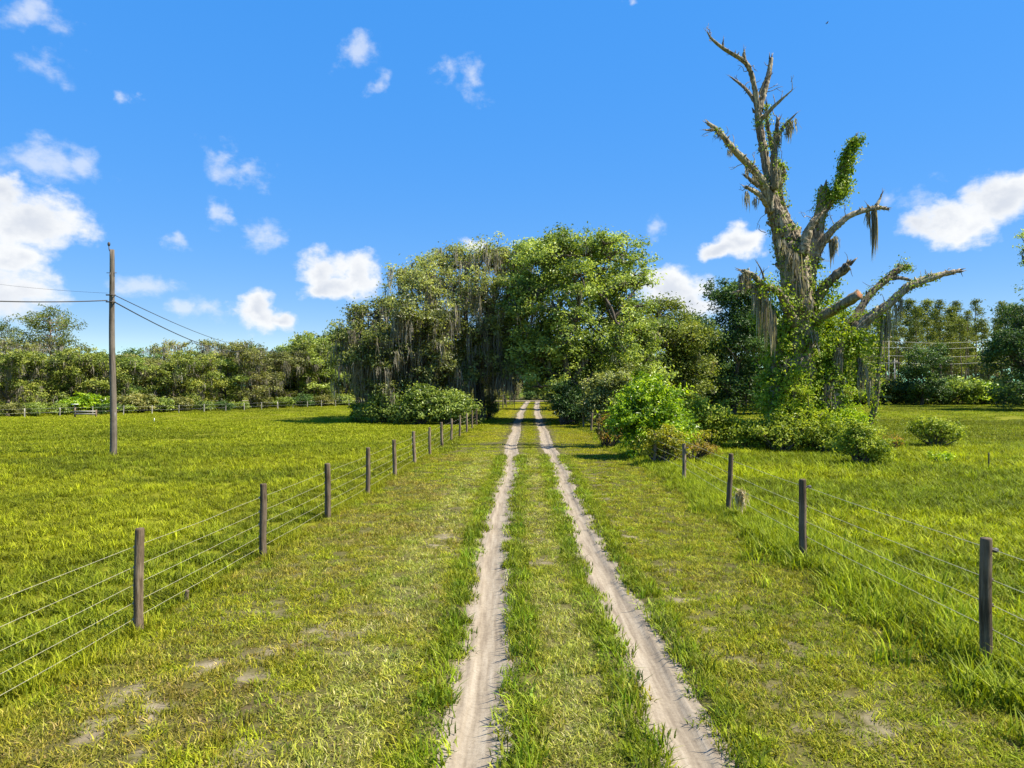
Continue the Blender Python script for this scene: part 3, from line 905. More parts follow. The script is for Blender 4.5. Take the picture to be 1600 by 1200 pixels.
# far fence along the woods, left field
fl = np.array([(-56, 58), (-48, 63.5), (-35.2, 81), (-28.2, 98), (-24.2, 106), (-19, 118)])
seg = np.linalg.norm(np.diff(fl, axis=0), axis=1); cum = np.concatenate([[0], np.cumsum(seg)])
ss = np.arange(0, cum[-1], 3.0)
FL = np.stack([np.interp(ss, cum, fl[:, 0]), np.interp(ss, cum, fl[:, 1])], 1)
fence(FL, lambda k: .95, (.45, .85), 'pale low post fence along the foot of the far woods', False, 13, 'boundary_fence', .05, .004, M_FARPOST, M_PALEWIRE, 'wire fences')


# ------------------------------------------------------------------ utility pole and its cables
def utility_pole():
    d = 29.9; x = X(173.5, d); o0 = np.array([x, d, 0.0]); rng = np.random.default_rng(3)
    root = empty('utility_pole', o0, 'tall weathered wooden utility pole standing alone in the left field', 'utility pole')
    mb = MB(); H = 9.02
    zz = np.linspace(-.4, H, 22)
    tube(mb, np.stack([x + .10 - .010 * zz + .02 * np.sin(zz * .9), d + 0 * zz, zz], 1), .145 - .0055 * zz, 16, None, .012, rng)
    mb.build('pole', M_POLE, root, o0)
    mb = MB(); xt = x + .10 - .09
    tube(mb, [(xt - .06, d, H - .1), (xt - .11, d, H + .02), (xt - .12, d, H + .18)], [.022, .022, .018], 8)
    tube(mb, [(xt - .12, d, H + .16), (xt - .12, d, H + .22), (xt - .12, d, H + .30), (xt - .12, d, H + .33)], [.035, .06, .05, .03], 10)
    mb.build('insulator', M_IRON, root, o0)
    mb = MB(); z = 8.0
    tube(mb, [(xt - .2, d - .03, z), (xt + .24, d - .03, z)], [.014, .014], 6)
    tube(mb, [(xt + .02, d - .12, z), (xt + .02, d - .18, z - .12), (xt + .03, d - .13, z - .5)], [.02, .02, .014], 6)
    mb.build('bracket', M_IRON, root, o0)
    mb = MB(); box(mb, (x + .17, d - .03, 1.72), (.10, .10, .34)); tube(mb, [(x + .17, d - .03, 1.58), (x + .17, d - .03, -.1)], .022, 6)
    mb.build('meter_box', M_GREYBOX, root, o0)
    for z in (7.02, 6.72):
        mb = MB(); tube(mb, [(x - .16, d - .12, z), (x + .24, d - .12, z)], [.03, .03], 6); mb.build('clamp', M_IRON, root, o0)

    def cable(a, b, sag, r, label, tw=0):
        a, b = np.array(a), np.array(b); t = np.linspace(0, 1, 40)[:, None]
        p = a * (1 - t) + b * t; p[:, 2] -= (4 * sag * t * (1 - t))[:, 0]
        m = MB(); tube(m, p, r, 6)
        c = m.build('cable', M_CABLE, None)
        tag(c, label, 'cable', 'overhead cables at the utility pole')
    cable((x + .2, d - .12, 7.02), (X(392, 96), 96, 3.05 + 62 / F_PX * 96), .55, .018, 'upper thin cable sloping right from the utility pole to the woods')
    cable((x + .2, d - .12, 6.72), (X(386, 96), 96, 3.05 + 56 / F_PX * 96), .9, .026, 'lower thick cable sloping right from the utility pole to the woods')
    cable((x - .1, d - .12, 6.78), (X(-150, 25), 25, 3.05 + 140 / F_PX * 25), .12, .026, 'thick level cable running left from the utility pole')
    cable((x - .1, d - .1, 7.1), (X(-170, 44), 44, 3.05 + 190 / F_PX * 44), .3, .006, 'faint upper cable running left from the utility pole')


utility_pole()


# ------------------------------------------------------------------ big oaks round the lane
def limb(mb, a, b, r0, r1, rng, bend=.15, n=9, sides=7, sag=0.0):
    a, b = np.asarray(a, float), np.asarray(b, float)
    Ln = np.linalg.norm(b - a)
    m1 = a * .65 + b * .35 + rng.normal(0, bend, 3) * Ln * .5 + np.array([0, 0, sag * Ln])
    m2 = a * .3 + b * .7 + rng.normal(0, bend, 3) * Ln * .4 + np.array([0, 0, sag * Ln])
    tube(mb, [a, m1, m2, b], [r0, r0 * .75 + r1 * .25, r0 * .4 + r1 * .6, r1], sides, n, .05, rng)
    return m1, m2


def lobes_px(lst):
    out = []
    for (px, py, d, rx, ry, rd) in lst:
        p = P(px, py, d); out.append((*p, rx / F_PX * d, rd, ry / F_PX * d))
    return out


def inside(poly, x, y):
    c = False; n = len(poly)
    for i in range(n):
        (x1, y1), (x2, y2) = poly[i], poly[i - 1]
        if (y1 > y) != (y2 > y) and x < (x2 - x1) * (y - y1) / (y2 - y1) + x1: c = not c
    return c


def lobes_poly(poly, d, n, depth, seed, r=(15, 34)):
    """many small lobes spread through a crown of this outline, thickest in its middle"""
    rng = np.random.default_rng(seed); p = np.array(poly, float); out = []
    lo, hi = p.min(0), p.max(0); mid = (lo + hi) / 2
    used = []
    while len(out) < n:
        best, bd = None, -1
        for _ in range(3):                     # best of a few candidates keeps the cover even
            q = rng.uniform(lo, hi)
            if not inside(poly, *q): continue
            dmin = min([np.hypot(*(q - w_)) for w_ in used[-140:]], default=1e3)
            if dmin > bd: best, bd = q, dmin
        if best is None: continue
        used.append(best); x, y = best
        ex = np.clip(1 - ((x - mid[0]) / (hi[0] - lo[0]) * 2) ** 2 - .6 * ((y - mid[1]) / (hi[1] - lo[1]) * 2) ** 2, .08, 1) ** .5
        rr = rng.uniform(*r); dd = d + rng.uniform(-1, 1) * depth * ex
        c = P(x, y, dd); k = dd / F_PX
        out.append((*c, rr * k * rng.uniform(1, 1.5), rr * k * rng.uniform(1, 1.4), rr * k * rng.uniform(.6, .95)))
    return out


def big_tree(name, base, lobes, label, cat, mleaf, seed, n_cl, n_lf, cr, ls, trunk_r, fork_z, moss_n=0, moss_len=(.6, 2.2), spread_limbs=2, group=None, mbark=None, moss_low=1.0, **kw):
    rng = np.random.default_rng(seed)
    base = np.array([base[0], base[1], 0.0])
    root = empty(name, base, label, cat, group)
    lb = np.array(lobes_px(lobes) if len(lobes[0]) == 6 and lobes[0][0] > 100 else lobes)
    tr = MB()
    fork = base + np.array([rng.normal(0, .2), rng.normal(0, .2), fork_z])
    tube(tr, [base - [0, 0, .3], base + [0, 0, .25], base * .5 + fork * .5 + np.append(rng.normal(0, .12, 2), 0), fork], [trunk_r * 1.5, trunk_r * 1.15, trunk_r, trunk_r * .85], 12, 10, .06, rng)
    cm = MB()
    C, dr, idx = crown(cm, lb, n_cl, n_lf, cr, ls, rng, **kw)
    mains = []
    for k, l in enumerate(lb):
        c = l[:3] - np.array([0, 0, l[5] * .25])
        if len(mains) < 9:
            m1, m2 = limb(tr, fork, c, trunk_r * .5, trunk_r * .16, rng, .14, 10, 8, .05); mains += [m1, m2]
        else:
            ml = np.array(mains); near = ml[np.argmin(np.linalg.norm(ml - c, axis=1))]
            m1, m2 = limb(tr, near, c, trunk_r * .24, trunk_r * .09, rng, .16, 8, 6, .03); mains.append(m2)
        own = np.where(idx == k)[0]
        for q in own[:int(5 + len(own) * .12)]:
            s = [m2, c][rng.integers(0, 2)]
            limb(tr, s, C[q], trunk_r * .13, .015, rng, .12, 6, 5)
    tr.build('trunk', mbark or M_BARK, root, base)
    cm.build('crown', mleaf, root, base, smooth=False)
    if moss_n:
        mm = MB()
        w = np.clip(.4 - dr[:, 2], .02, 1.5) * moss_low + .1
        pick = rng.choice(len(C), moss_n, p=w / w.sum())
        pts = C[pick] + rng.normal(0, .3, (moss_n, 3)) * np.array([1, 1, .4])
        ln = rng.uniform(*moss_len, moss_n)
        ln = np.minimum(ln, np.maximum(pts[:, 2] - .9, .25))
        moss(mm, pts, ln, rng, .055, 4, .13)
        mm.build('hanging_moss', M_MOSS, root, base, smooth=False)
    return root


OG = 'big oaks arching over the lane'
big_tree('oak_tree', (X(750, 62), 62), lobes_poly([(632, 470), (628, 440), (648, 412), (690, 392), (742, 382), (800, 386), (832, 420), (838, 480), (832, 560), (800, 585), (770, 600), (742, 590), (700, 612), (655, 600), (640, 540), (650, 500)], 62, 100, 5.0, 1101, (14, 30)),
         'broad old oak draped in grey moss left of the lane', 'oak tree', M_OAK_MOSSY, 101, 1250, 46, .78, .24, .5, 3.2, 900, (.7, 2.9), group=OG, moss_low=.8, ragged=.34)
big_tree('oak_tree', (X(635, 57), 57), lobes_poly([(548, 520), (560, 488), (600, 474), (650, 480), (690, 510), (705, 560), (690, 625), (640, 632), (590, 625), (556, 600), (545, 560)], 57, 46, 3.6, 1102, (13, 28)),
         'lower mossy oak drooping over the field at the left end of the oaks', 'oak tree', M_OAK_MOSSY, 102, 640, 52, .8, .24, .34, 2.4, 620, (.7, 2.6), group=OG, moss_low=.8, ragged=.34)
big_tree('oak_tree', (X(886, 57), 57), lobes_poly([(800, 470), (808, 410), (840, 378), (885, 368), (940, 374), (985, 390), (1006, 420), (1000, 470), (1012, 520), (1020, 590), (1000, 640), (940, 655), (890, 650), (862, 622), (842, 600), (806, 590), (796, 540)], 58, 150, 5.2, 1103, (13, 30)),
         'large leafy green oak right of the lane with its crown over the track', 'oak tree', M_OAK, 103, 1750, 48, .78, .25, .55, 3.0, 60, (.5, 1.3), group=OG, ragged=.36)
big_tree('oak_tree', (X(1040, 66), 66), lobes_poly([(985, 500), (1020, 478), (1060, 482), (1088, 510), (1092, 570), (1085, 640), (1030, 645), (990, 620)], 66, 42, 4.0, 1104, (14, 28)),
         'yellowish green oak right behind the bright rounded bush', 'oak tree', M_LINE, 104, 640, 52, .85, .26, .35, 2.6, 60, (.5, 1.3), group=OG)
big_tree('evergreen_tree', (X(1145, 74), 74), lobes_poly([(1076, 560), (1092, 500), (1112, 458), (1150, 436), (1190, 450), (1215, 500), (1222, 570), (1215, 632), (1150, 640), (1080, 632)], 74, 60, 4.0, 1105, (14, 30)),
         'dense dark evergreen tree behind the left side of the dead tree', 'evergreen tree', M_DARK, 105, 950, 54, .95, .28, .35, 2.0, 40, (.5, 1.6))
big_tree('evergreen_tree', (X(1630, 84), 84), [(1600, 560, 84, 46, 52, 5), (1640, 530, 86, 50, 60, 5), (1590, 610, 82, 40, 28, 4), (1572, 540, 84, 18, 24, 2.5), (1660, 600, 84, 50, 40, 5), (1590, 495, 86, 24, 22, 2.5)],
         'dark round evergreen at the right edge beyond the field', 'evergreen tree', M_DARK, 106, 480, 60, 1.1, .30, .4, 2.6)
big_tree('oak_tree', (X(1655, 96), 96), [(1640, 400, 96, 38, 44, 3.5), (1665, 450, 96, 46, 50, 4), (1603, 375, 95, 8, 14, .9), (1606, 412, 95, 8, 18, .9), (1680, 520, 97, 40, 50, 4)],
         'tall tree whose leafy twigs poke in at the right edge high up', 'oak tree', M_OAK, 107, 300, 46, .9, .3, .5, 8.0)

# ------------------------------------------------------------------ shrubs and bushes
def shrub(name, px, py_base, lobes, label, cat, mleaf, seed, n_cl, n_lf, cr, ls, group=None, mdepth=None, **kw):
    """lobes given in metres about the base: (x, y, z, rx, ry, rz)"""
    rng = np.random.default_rng(seed)
    d = CAM_H * F_PX / (py_base - HOR)
    base = np.array([X(px, d), d, 0.0])
    root = empty(name, base, label, cat, group)
    lb = np.array(lobes, float); lb[:, :3] += base
    kw.setdefault('ragged', .36)
    cm = MB(); C, dr, idx = crown(cm, lb, n_cl, n_lf, cr, ls, rng, **kw)
    st = MB()
    for k in range(min(len(C), 26)):
        b = base + np.append(rng.normal(0, .12, 2), -.1)
        limb(st, b, C[k], .035, .008, rng, .1, 6, 5)
    st.build('stem', M_BARK, root, base)
    cm.build('foliage', mleaf, root, base, smooth=False)
    return root, base


BG = 'bushes along the right fence'
shrub('bush', 1012, 716, [(0, .2, 1.9, 1.5, 1.3, 1.25), (-.7, -.2, 1.3, 1.0, 1.0, 1.0), (.9, 0, 1.2, 1.0, 1.1, 1.0), (.1, .2, 2.75, .75, .7, .75), (-.6, .2, 2.5, .6, .6, .55), (.2, -.5, .7, 1.3, .8, .7)],
      'large bright green rounded bush overgrowing the right fence', 'bush', M_BRIGHT, 201, 330, 42, .40, .15, BG)
shrub('bush', 1036, 728, [(0, 0, .95, .75, .6, .55), (.5, .1, .7, .5, .4, .4), (-.4, -.1, .6, .5, .4, .45)],
      'small yellowing bush at the foot of the large bright bush', 'bush', M_YELLOW, 202, 80, 34, .26, .11, BG)
shrub('bush', 947, 700, [(0, 0, 1.1, .5, .5, .6), (.2, 0, .6, .6, .5, .5), (-.05, 0, 1.55, .25, .25, .3)],
      'rusty orange sprouting bush beside the fence at the left of the bright bush', 'bush', M_RUST, 203, 46, 30, .26, .12, BG)
shrub('bush', 1080, 722, [(0, 0, .55, .6, .5, .3), (.6, 0, .45, .5, .4, .25), (-.5, 0, .4, .4, .4, .25)],
      'low reddish brown weedy bush tangled round a fence post', 'bush', M_RUST, 204, 26, 30, .24, .09, BG)
shrub('bush', 1084, 712, [(0, 0, .8, .8, .5, .4), (-.5, 0, .6, .4, .4, .4)],
      'olive creeper mound spilling over the fence wires', 'bush', M_YELLOW, 214, 60, 30, .24, .09, BG)
shrub('bush', 1105, 702, [(0, 0, 1.3, 1.0, .9, .9), (-.5, .1, 1.9, .6, .6, .6), (.7, 0, .9, .8, .7, .6)],
      'mid green bush just right of the large bright bush', 'bush', M_BUSH, 205, 160, 40, .36, .14, BG)
shrub('bush', 1168, 704, [(0, 0, .8, 1.0, .8, .7), (.7, 0, .7, .7, .7, .6), (-.6, 0, .6, .7, .6, .5)],
      'dull green thicket bush left of the dead tree foot', 'bush', M_BUSH, 206, 130, 38, .36, .13, BG)
DG = 'bushes around the dead tree'
shrub('sapling', 1243, 706, [(0, 0, 2.6, .7, .6, .8), (-.2, 0, 1.7, .9, .7, .8), (.35, 0, 1.3, 1.0, .7, .8), (-.1, 0, 3.35, .35, .35, .5)],
      'light green leafy sapling against the dead tree trunk', 'sapling', M_IVY, 207, 110, 26, .36, .17, DG, asp=.34, droop=.9)
shrub('bush', 1216, 708, [(0, 0, .8, 1.0, .8, .8), (.6, 0, 1.1, .7, .6, .6)],
      'dark leafy bush at the left foot of the dead tree', 'bush', M_BUSH, 208, 110, 38, .34, .13, DG)
shrub('bush', 1283, 709, [(0, 0, .75, 1.0, .7, .75), (.7, 0, .6, .8, .6, .6)],
      'green bush in front of the twin dead trunks', 'bush', M_BUSH, 209, 120, 38, .34, .13, DG)
shrub('bush', 1322, 706, [(0, 0, 1.0, .9, .7, .8), (.3, 0, 1.5, .5, .5, .5)],
      'pale green bush right of the dead tree foot', 'bush', M_BRIGHT, 210, 100, 34, .34, .13, DG, asp=.4)
shrub('bush', 1346, 728, [(0, 0, .75, .8, .7, .65), (-.1, 0, 1.2, .5, .45, .4), (.4, 0, .5, .5, .5, .45)],
      'rounded glossy green bush nearest the lane in front of the dead tree', 'bush', M_BUSH, 211, 170, 36, .28, .11, DG)
shrub('bush', 1462, 700, [(0, 0, .75, .9, .8, .6), (-.6, 0, 1.05, .55, .5, .4), (.7, 0, .7, .6, .6, .4)],
      'lone low shrub standing apart in the right pasture', 'bush', M_BUSH, 212, 130, 32, .32, .12, DG)
shrub('bush', 1395, 704, [(0, 0, .4, .6, .5, .35)],
      'small brownish weed clump between the round bush and the lone shrub', 'bush', M_RUST, 213, 22, 26, .22, .08, DG)
shrub('bush', 1470, 724, [(0, 0, .22, .5, .4, .22)],
      'tiny leafy weed clump in the lush grass below the lone shrub', 'bush', M_BRIGHT, 215, 22, 26, .2, .09, DG)
shrub('bush', 1195, 704, [(0, 0, .5, .9, .5, .45), (1.6, -.3, .4, .9, .4, .35)],
      'dry brown weeds under the thicket at the dead tree', 'bush', M_DRY, 216, 36, 26, .26, .09, DG, asp=.2)
UG = 'bushes under the left oaks'
for (px, py, s, sd, lab) in ((600, 662, 1.0, 221, 'leafy green bush at the field edge under the lower mossy oak'), (655, 664, 1.15, 222, 'wide leafy bush under the middle of the left oaks'),
                             (705, 664, .95, 223, 'green bush beside the fence under the broad mossy oak')):
    shrub('bush', px, py, [(0, 0, 1.0 * s, 1.7 * s, 1.2, 1.0 * s), (-1.0 * s, 0, .8, 1.2, 1, .8), (1.0 * s, .2, 1.3 * s, 1.2, 1, .9), (.1, .2, 2.0 * s, 1.1, 1, .8)], lab, 'bush', M_OAK, sd, 210, 34, .5, .2, UG, ragged=.4)
shrub('bush', 560, 660, [(0, 0, .5, .7, .6, .45), (-.2, 0, 1.3, .5, .5, .3)], 'sparse small shrub at the left tip of the oak shade', 'bush', M_BUSH, 224, 40, 26, .35, .18, UG)
shrub('bush', 765, 655, [(0, 0, .9, .8, .7, .9), (0, 0, 1.8, .5, .5, .5)], 'ivy covered stump bush beside the lane at the oak shade', 'bush', M_OAK_MOSSY, 225, 70, 34, .35, .17, UG)
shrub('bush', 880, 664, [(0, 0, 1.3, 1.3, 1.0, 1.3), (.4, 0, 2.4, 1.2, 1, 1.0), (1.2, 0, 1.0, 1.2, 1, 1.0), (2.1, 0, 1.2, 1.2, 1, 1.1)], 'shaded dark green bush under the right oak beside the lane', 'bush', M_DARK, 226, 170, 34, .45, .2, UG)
shrub('bush', 955, 668, [(0, 0, 1.7, 1.5, 1.2, 1.5), (1.4, .4, 1.5, 1.3, 1, 1.4), (-1.2, 0, 1.2, 1.1, 1, 1.1), (.3, 0, 3.2, 1.4, 1.2, 1.1), (-.9, .2, 2.6, 1.1, 1, 1)], 'grey green bush under the right oak behind the fence', 'bush', M_OAK_MOSSY, 227, 330, 36, .5, .2, UG)


# ------------------------------------------------------------------ the dead tree
def dead_tree():
    D = 33.0; k = D / F_PX; rng = np.random.default_rng(77)
    base = np.array([X(1250, D), D, 0.0])
    root = empty('dead_tree', base, 'tall bare dead tree with broken limbs, ivy and hanging moss', 'dead tree')
    LIMBS = {
        'trunk': ([(1246, 706, 0, 44), (1244, 650, 0, 36), (1245, 570, 0, 31), (1247, 490, 0, 27), (1243, 430, 0, 27), (1234, 385, 0, 26), (1222, 352, 0, 20), (1210, 325, 0, 14), (1203, 285, 0, 9.5), (1196, 240, .1, 8), (1190, 198, .2, 7.5), (1187, 168, .2, 7)], 26, 80),
        'a1': ([(1187, 170, .2, 6), (1180, 132, .1, 5.2), (1172, 108, 0, 5), (1160, 95, -.1, 4.6), (1130, 79, -.2, 3.4), (1110, 65, -.3, 2.2), (1103, 54, -.3, 1.2)], 9, 26),
        'a1b': ([(1184, 158, .2, 4), (1170, 130, .5, 3), (1151, 108, .8, 1.3)], 7, 10),
        'a2': ([(1189, 168, .2, 6), (1199, 135, .3, 5.4), (1207, 108, .4, 4.6), (1212, 82, .5, 3.4)], 9, 18),
        'a3': ([(1192, 184, .2, 4.5), (1208, 168, -.3, 3.4), (1227, 152, -.8, 1.2)], 7, 10),
        'b': ([(1206, 300, -.4, 8), (1204, 255, -.5, 6.5), (1208, 212, -.5, 4.6), (1210, 190, -.5, 3)], 9, 16),
        'b2': ([(1207, 225, -.5, 4), (1218, 204, -.6, 3), (1233, 188, -.7, 1.5)], 7, 9),
        'c': ([(1247, 380, .5, 10), (1240, 345, .6, 9), (1231, 312, .7, 8), (1227, 285, .7, 8), (1234, 258, .8, 7.5), (1223, 243, .8, 6), (1216, 218, .8, 5), (1209, 180, .8, 4), (1208, 150, .8, 2.5)], 9, 30),
        'd': ([(1206, 330, 0, 13), (1194, 302, -.3, 10), (1181, 282, -.5, 8), (1160, 264, -.8, 7), (1133, 243, -1.1, 6), (1112, 222, -1.3, 5), (1093, 209, -1.4, 3.5)], 9, 26),
        'd1': ([(1106, 218, -1.3, 3), (1096, 221, -1.5, 2.5), (1088, 222, -1.6, 1.5)], 6, 6),
        'd2': ([(1197, 322, -.2, 6), (1180, 308, -.5, 5), (1157, 299, -.8, 3)], 7, 10),
        'd3': ([(1182, 294, -.4, 5), (1170, 291, -.7, 4), (1155, 283, -.9, 2)], 7, 8),
        'e': ([(1256, 540, .3, 20), (1262, 480, .4, 18), (1270, 430, .5, 15), (1279, 395, .5, 14), (1286, 354, .6, 13), (1292, 317, .6, 11), (1298, 286, .6, 8)], 12, 34),
        'e2': ([(1291, 330, .6, 9), (1306, 306, .4, 9), (1319, 290, .3, 8), (1323, 264, .3, 7), (1329, 237, .2, 6), (1340, 213, .1, 3)], 9, 24),
        'f': ([(1282, 392, .4, 9), (1296, 366, .1, 7), (1312, 349, -.1, 6), (1330, 336, -.2, 5), (1364, 327, -.3, 4.4), (1384, 329, -.3, 2)], 8, 22),
        'f2': ([(1362, 327, -.3, 3.5), (1369, 316, -.3, 2.4), (1374, 304, -.3, .8)], 6, 6),
        'g': ([(1246, 400, -.5, 12), (1250, 378, -.6, 10), (1257, 358, -.7, 7), (1273, 338, -.8, 2.5)], 9, 14),
        'h': ([(1270, 485, -.1, 10), (1280, 458, -.3, 9), (1292, 440, -.5, 9.5), (1314, 421, -.8, 9)], 10, 14),
        'j': ([(1298, 690, -.2, 24), (1300, 620, -.2, 18), (1302, 575, -.2, 16), (1306, 540, -.3, 14), (1328, 519, -.5, 10.5), (1350, 497, -.7, 9.5), (1372, 480, -.9, 7.5), (1396, 456, -1.1, 7), (1414, 447, -1.2, 7.5), (1443, 437, -1.4, 5), (1470, 431, -1.5, 3.4)], 12, 44),
        'k': ([(1310, 540, .1, 10), (1338, 500, .3, 8), (1364, 463, .5, 7), (1394, 436, .7, 6.5), (1421, 416, .8, 6), (1438, 411, .9, 4.5)], 9, 26),
        'k2': ([(1400, 432, .7, 4.5), (1418, 432, .5, 3.5), (1433, 437, .4, 2)], 6, 8),
        'l': ([(1238, 510, -.4, 11), (1224, 490, -.8, 9.5), (1212, 474, -1.1, 8), (1198, 461, -1.4, 6), (1180, 456, -1.6, 6), (1168, 449, -1.7, 5.5), (1155, 438, -1.8, 5), (1138, 434, -2.0, 3.5)], 9, 24),
        'l2': ([(1174, 454, -1.6, 4), (1150, 457, -1.8, 3.5), (1128, 465, -2, 2)], 7, 9),
        'l3': ([(1175, 448, -1.7, 2), (1170, 432, -1.7, 1.3), (1163, 419, -1.7, .7)], 5, 6),
        'n': ([(1366, 490, -.7, 2.5), (1367, 538, -.6, 3.5), (1364, 580, -.5, 4.2), (1362, 625, -.4, 5), (1354, 668, -.2, 5.5), (1346, 700, 0, 6)], 8, 22),
        'n2': ([(1330, 522, -.5, 3), (1334, 560, -.4, 3), (1336, 600, -.3, 3)], 6, 8),
        'low': ([(1200, 700, -.8, 14), (1204, 640, -.6, 14), (1212, 570, -.3, 12), (1226, 510, -.1, 10)], 9, 16),
        'stub1': ([(1186, 150, .2, 2.4), (1196, 124, 0, 1.4), (1200, 122, -.2, .7)], 5, 6),
        'stub2': ([(1163, 97, -.1, 3.6), (1162, 86, -.1, 3), (1163, 78, -.1, 1)], 6, 6),
        'stub3': ([(1128, 79, -.2, 2), (1128, 70, -.2, 1.8), (1129, 65, -.2, .8)], 6, 6),
    }
    W = {}
    tr = MB(); br = None
    parts = []
    for nm, (pp, sides, n) in LIMBS.items():
        pts = np.array([P(a, b, D) + np.array([0, dy, 0]) for a, b, dy, r in pp]); rad = np.array([r for *_, r in pp]) * k * (.74 if nm in ('trunk', 'e', 'j', 'b', 'c', 'd', 'low') else .8)
        W[nm] = spline(np.hstack([pts, rad[:, None]]), 60)
        if nm == 'trunk': tgt = tr
        else: tgt = MB()
        tube(tgt, pts, rad, sides, n * 2, .12 if nm in ('trunk', 'j', 'e') else .13, rng)
        # splintered end
        e0 = W[nm][-1, :3]; ed = norm(W[nm][-1, :3] - W[nm][-6, :3]); er = max(W[nm][-1, 3], .02)
        for q in range(4):
            so_ = rng.normal(0, .5, 3) * er
            tube(tgt, [e0 - ed * .1 + so_, e0 + ed * rng.uniform(.08, .3) + so_ * 1.5 + rng.normal(0, .03, 3)], [er * .5, er * .06], 5)
        # broken snags and knots along the wood
        for q in range(max(3, n // 3)):
            i = rng.integers(6, 58); c = W[nm][i, :3]; r = W[nm][i, 3]
            dd = norm(rng.normal(0, 1, 3) + np.array([0, 0, .6]))
            tube(tgt, [c, c + dd * r * 1.2, c + dd * (r * 1.5 + .08)], [r * .5, r * .34, r * .1], 5)
        # buttresses and flutes: ribs of old wood that wander up the surface
        for q in range({'trunk': 30, 'j': 14, 'e': 12, 'low': 7}.get(nm, 4)):
            w = W[nm]; a0 = rng.uniform(0, 6.28); i0 = rng.integers(0, 38); i1 = min(59, i0 + rng.integers(14, 30)); ii = np.arange(i0, i1)
            th = a0 + np.cumsum(rng.normal(0, .05, len(ii))); rr = w[ii, 3]
            tg = norm(np.gradient(w[ii, :3], axis=0)); e1 = norm(np.cross(tg, [0.3, 1, .2])); e2 = np.cross(tg, e1)
            pr = w[ii, :3] + (e1 * np.cos(th)[:, None] + e2 * np.sin(th)[:, None]) * (rr * .86)[:, None]
            tube(tgt, pr, rr * rng.uniform(.16, .34) * (np.sin(np.linspace(.25, 2.9, len(ii))) ** .6), 6, None, .12, rng)
        if nm != 'trunk': parts.append((nm, tgt))
    tmap = dict(parts); tmap['trunk'] = tr
    for nm, cnt in (('a1', 9), ('a2', 6), ('a3', 4), ('d', 12), ('d2', 4), ('d3', 4), ('trunk', 16), ('b', 6), ('c', 10), ('e', 8), ('f', 8), ('j', 12), ('k', 10), ('l', 9), ('g', 3), ('a1b', 3), ('h', 3)):
        for q in range(cnt):
            w = W[nm]; i = rng.integers(12 if nm != 'trunk' else 30, 59); c = w[i, :3]
            ax = norm(w[min(i + 2, 59), :3] - w[i - 2, :3]); dd = norm(rng.normal(0, 1, 3) + ax * .5); Ln = rng.uniform(.2, .75)
            e_ = c + dd * (w[i, 3] + Ln); limb(tmap[nm], c, e_, .022, .007, rng, .22, 6, 5)
            if rng.random() < .6:
                m_ = c + dd * (w[i, 3] + Ln * .6); limb(tmap[nm], m_, m_ + norm(dd + rng.normal(0, .8, 3)) * Ln * .5, .012, .005, rng, .2, 5, 4)
    tr.build('trunk', M_DEAD, root, base)
    lm = {}
    for nm, t in parts:
        lm[nm] = t.build('limb', M_DEAD, root, base)
    # sawn stub with orange heartwood
    t = MB(); pp = [(1264, 506, -.3, 9), (1284, 488, -1.2, 8.5), (1305, 470, -2.3, 8)]
    pts = np.array([P(a, b, D) + np.array([0, dy, 0]) for a, b, dy, r in pp]); tube(t, pts, np.array([9.5, 8.0, 7.6]) * k, 12, 14, .11, rng)
    W['so'] = spline(np.hstack([pts, np.array([[9.5], [8.0], [7.6]]) * k]), 60)
    so = t.build('limb', M_DEAD, root, base)
    tag(so, 'sawn stub with orange end')
    t = MB(); dd = norm(pts[2] - pts[1]); tube(t, [pts[2] - dd * .03, pts[2] + dd * .015], [6.6 * k, 5.0 * k], 12, None, .2, rng)
    t.build('cut_face', M_CUT, so, base)

    # ivy: leaves hugging the wood, gated into runs
    iv = MB()

    def ivy(nm, t0, t1, n, out, ls, gate=0.0, hang=.0):
        w = W[nm]; t = rng.uniform(t0, t1, n) * 59
        i = np.clip(t.astype(int), 0, 58); f = (t - i)[:, None]
        q = w[i] * (1 - f) + w[i + 1] * f
        if gate:
            ok = fbm(q[:, 2] * 1.0, q[:, 0], 1.3, abs(hash(nm)) % 50 if False else len(nm) * 7, 3) > gate
            q = q[ok]
        m = len(q)
        ax = norm(w[min(int(t1 * 59), 59), :3] - w[int(t0 * 59), :3])
        r = rng.normal(0, 1, (m, 3)); r -= ax * (r @ ax)[:, None]; r = norm(r)
        c = q[:, :3] + r * (q[:, 3:4] * rng.uniform(.85, 1.2, (m, 1)) + np.abs(rng.normal(0, out, (m, 1))))
        c[:, 2] -= np.abs(rng.normal(0, hang, m)) if hang else 0
        leaves(iv, c, r + rng.normal(0, .5, (m, 3)) + [0, 0, .3], ls * rng.uniform(.6, 1.3, m), rng, .75, np.clip(rng.normal(.5, .22, m), 0, 1), .6)
    ivy('trunk', .02, .30, 3600, .42, .15)
    ivy('trunk', .28, .55, 1500, .14, .12, .46)
    ivy('low', .0, 1.0, 2200, .40, .15)
    ivy('j', 0, .42, 2600, .35, .15, .35)
    ivy('j', .42, 1, 500, .10, .10, .48)
    ivy('e', 0, .45, 900, .25, .14, .42)
    ivy('e', .45, 1.0, 900, .10, .11, .45)
    ivy('e2', .12, 1.0, 2400, .12, .12, .47, .10)
    ivy('e2', .1, 1.0, 500, .05, .10)
    ivy('e2', .2, .5, 380, .26, .12, .3, .2)
    ivy('e2', .75, 1.0, 300, .2, .11, 0, .35)
    ivy('c', .05, 1.0, 1300, .13, .11, .42)
    ivy('k', .0, 1.0, 620, .12, .11, .42)
    ivy('k', .8, .92, 60, .25, .12)
    ivy('h', 0, .7, 420, .2, .12)
    ivy('so', 0, .75, 420, .12, .11, .42, .05)
    ivy('l', 0, .75, 620, .25, .13, .42)
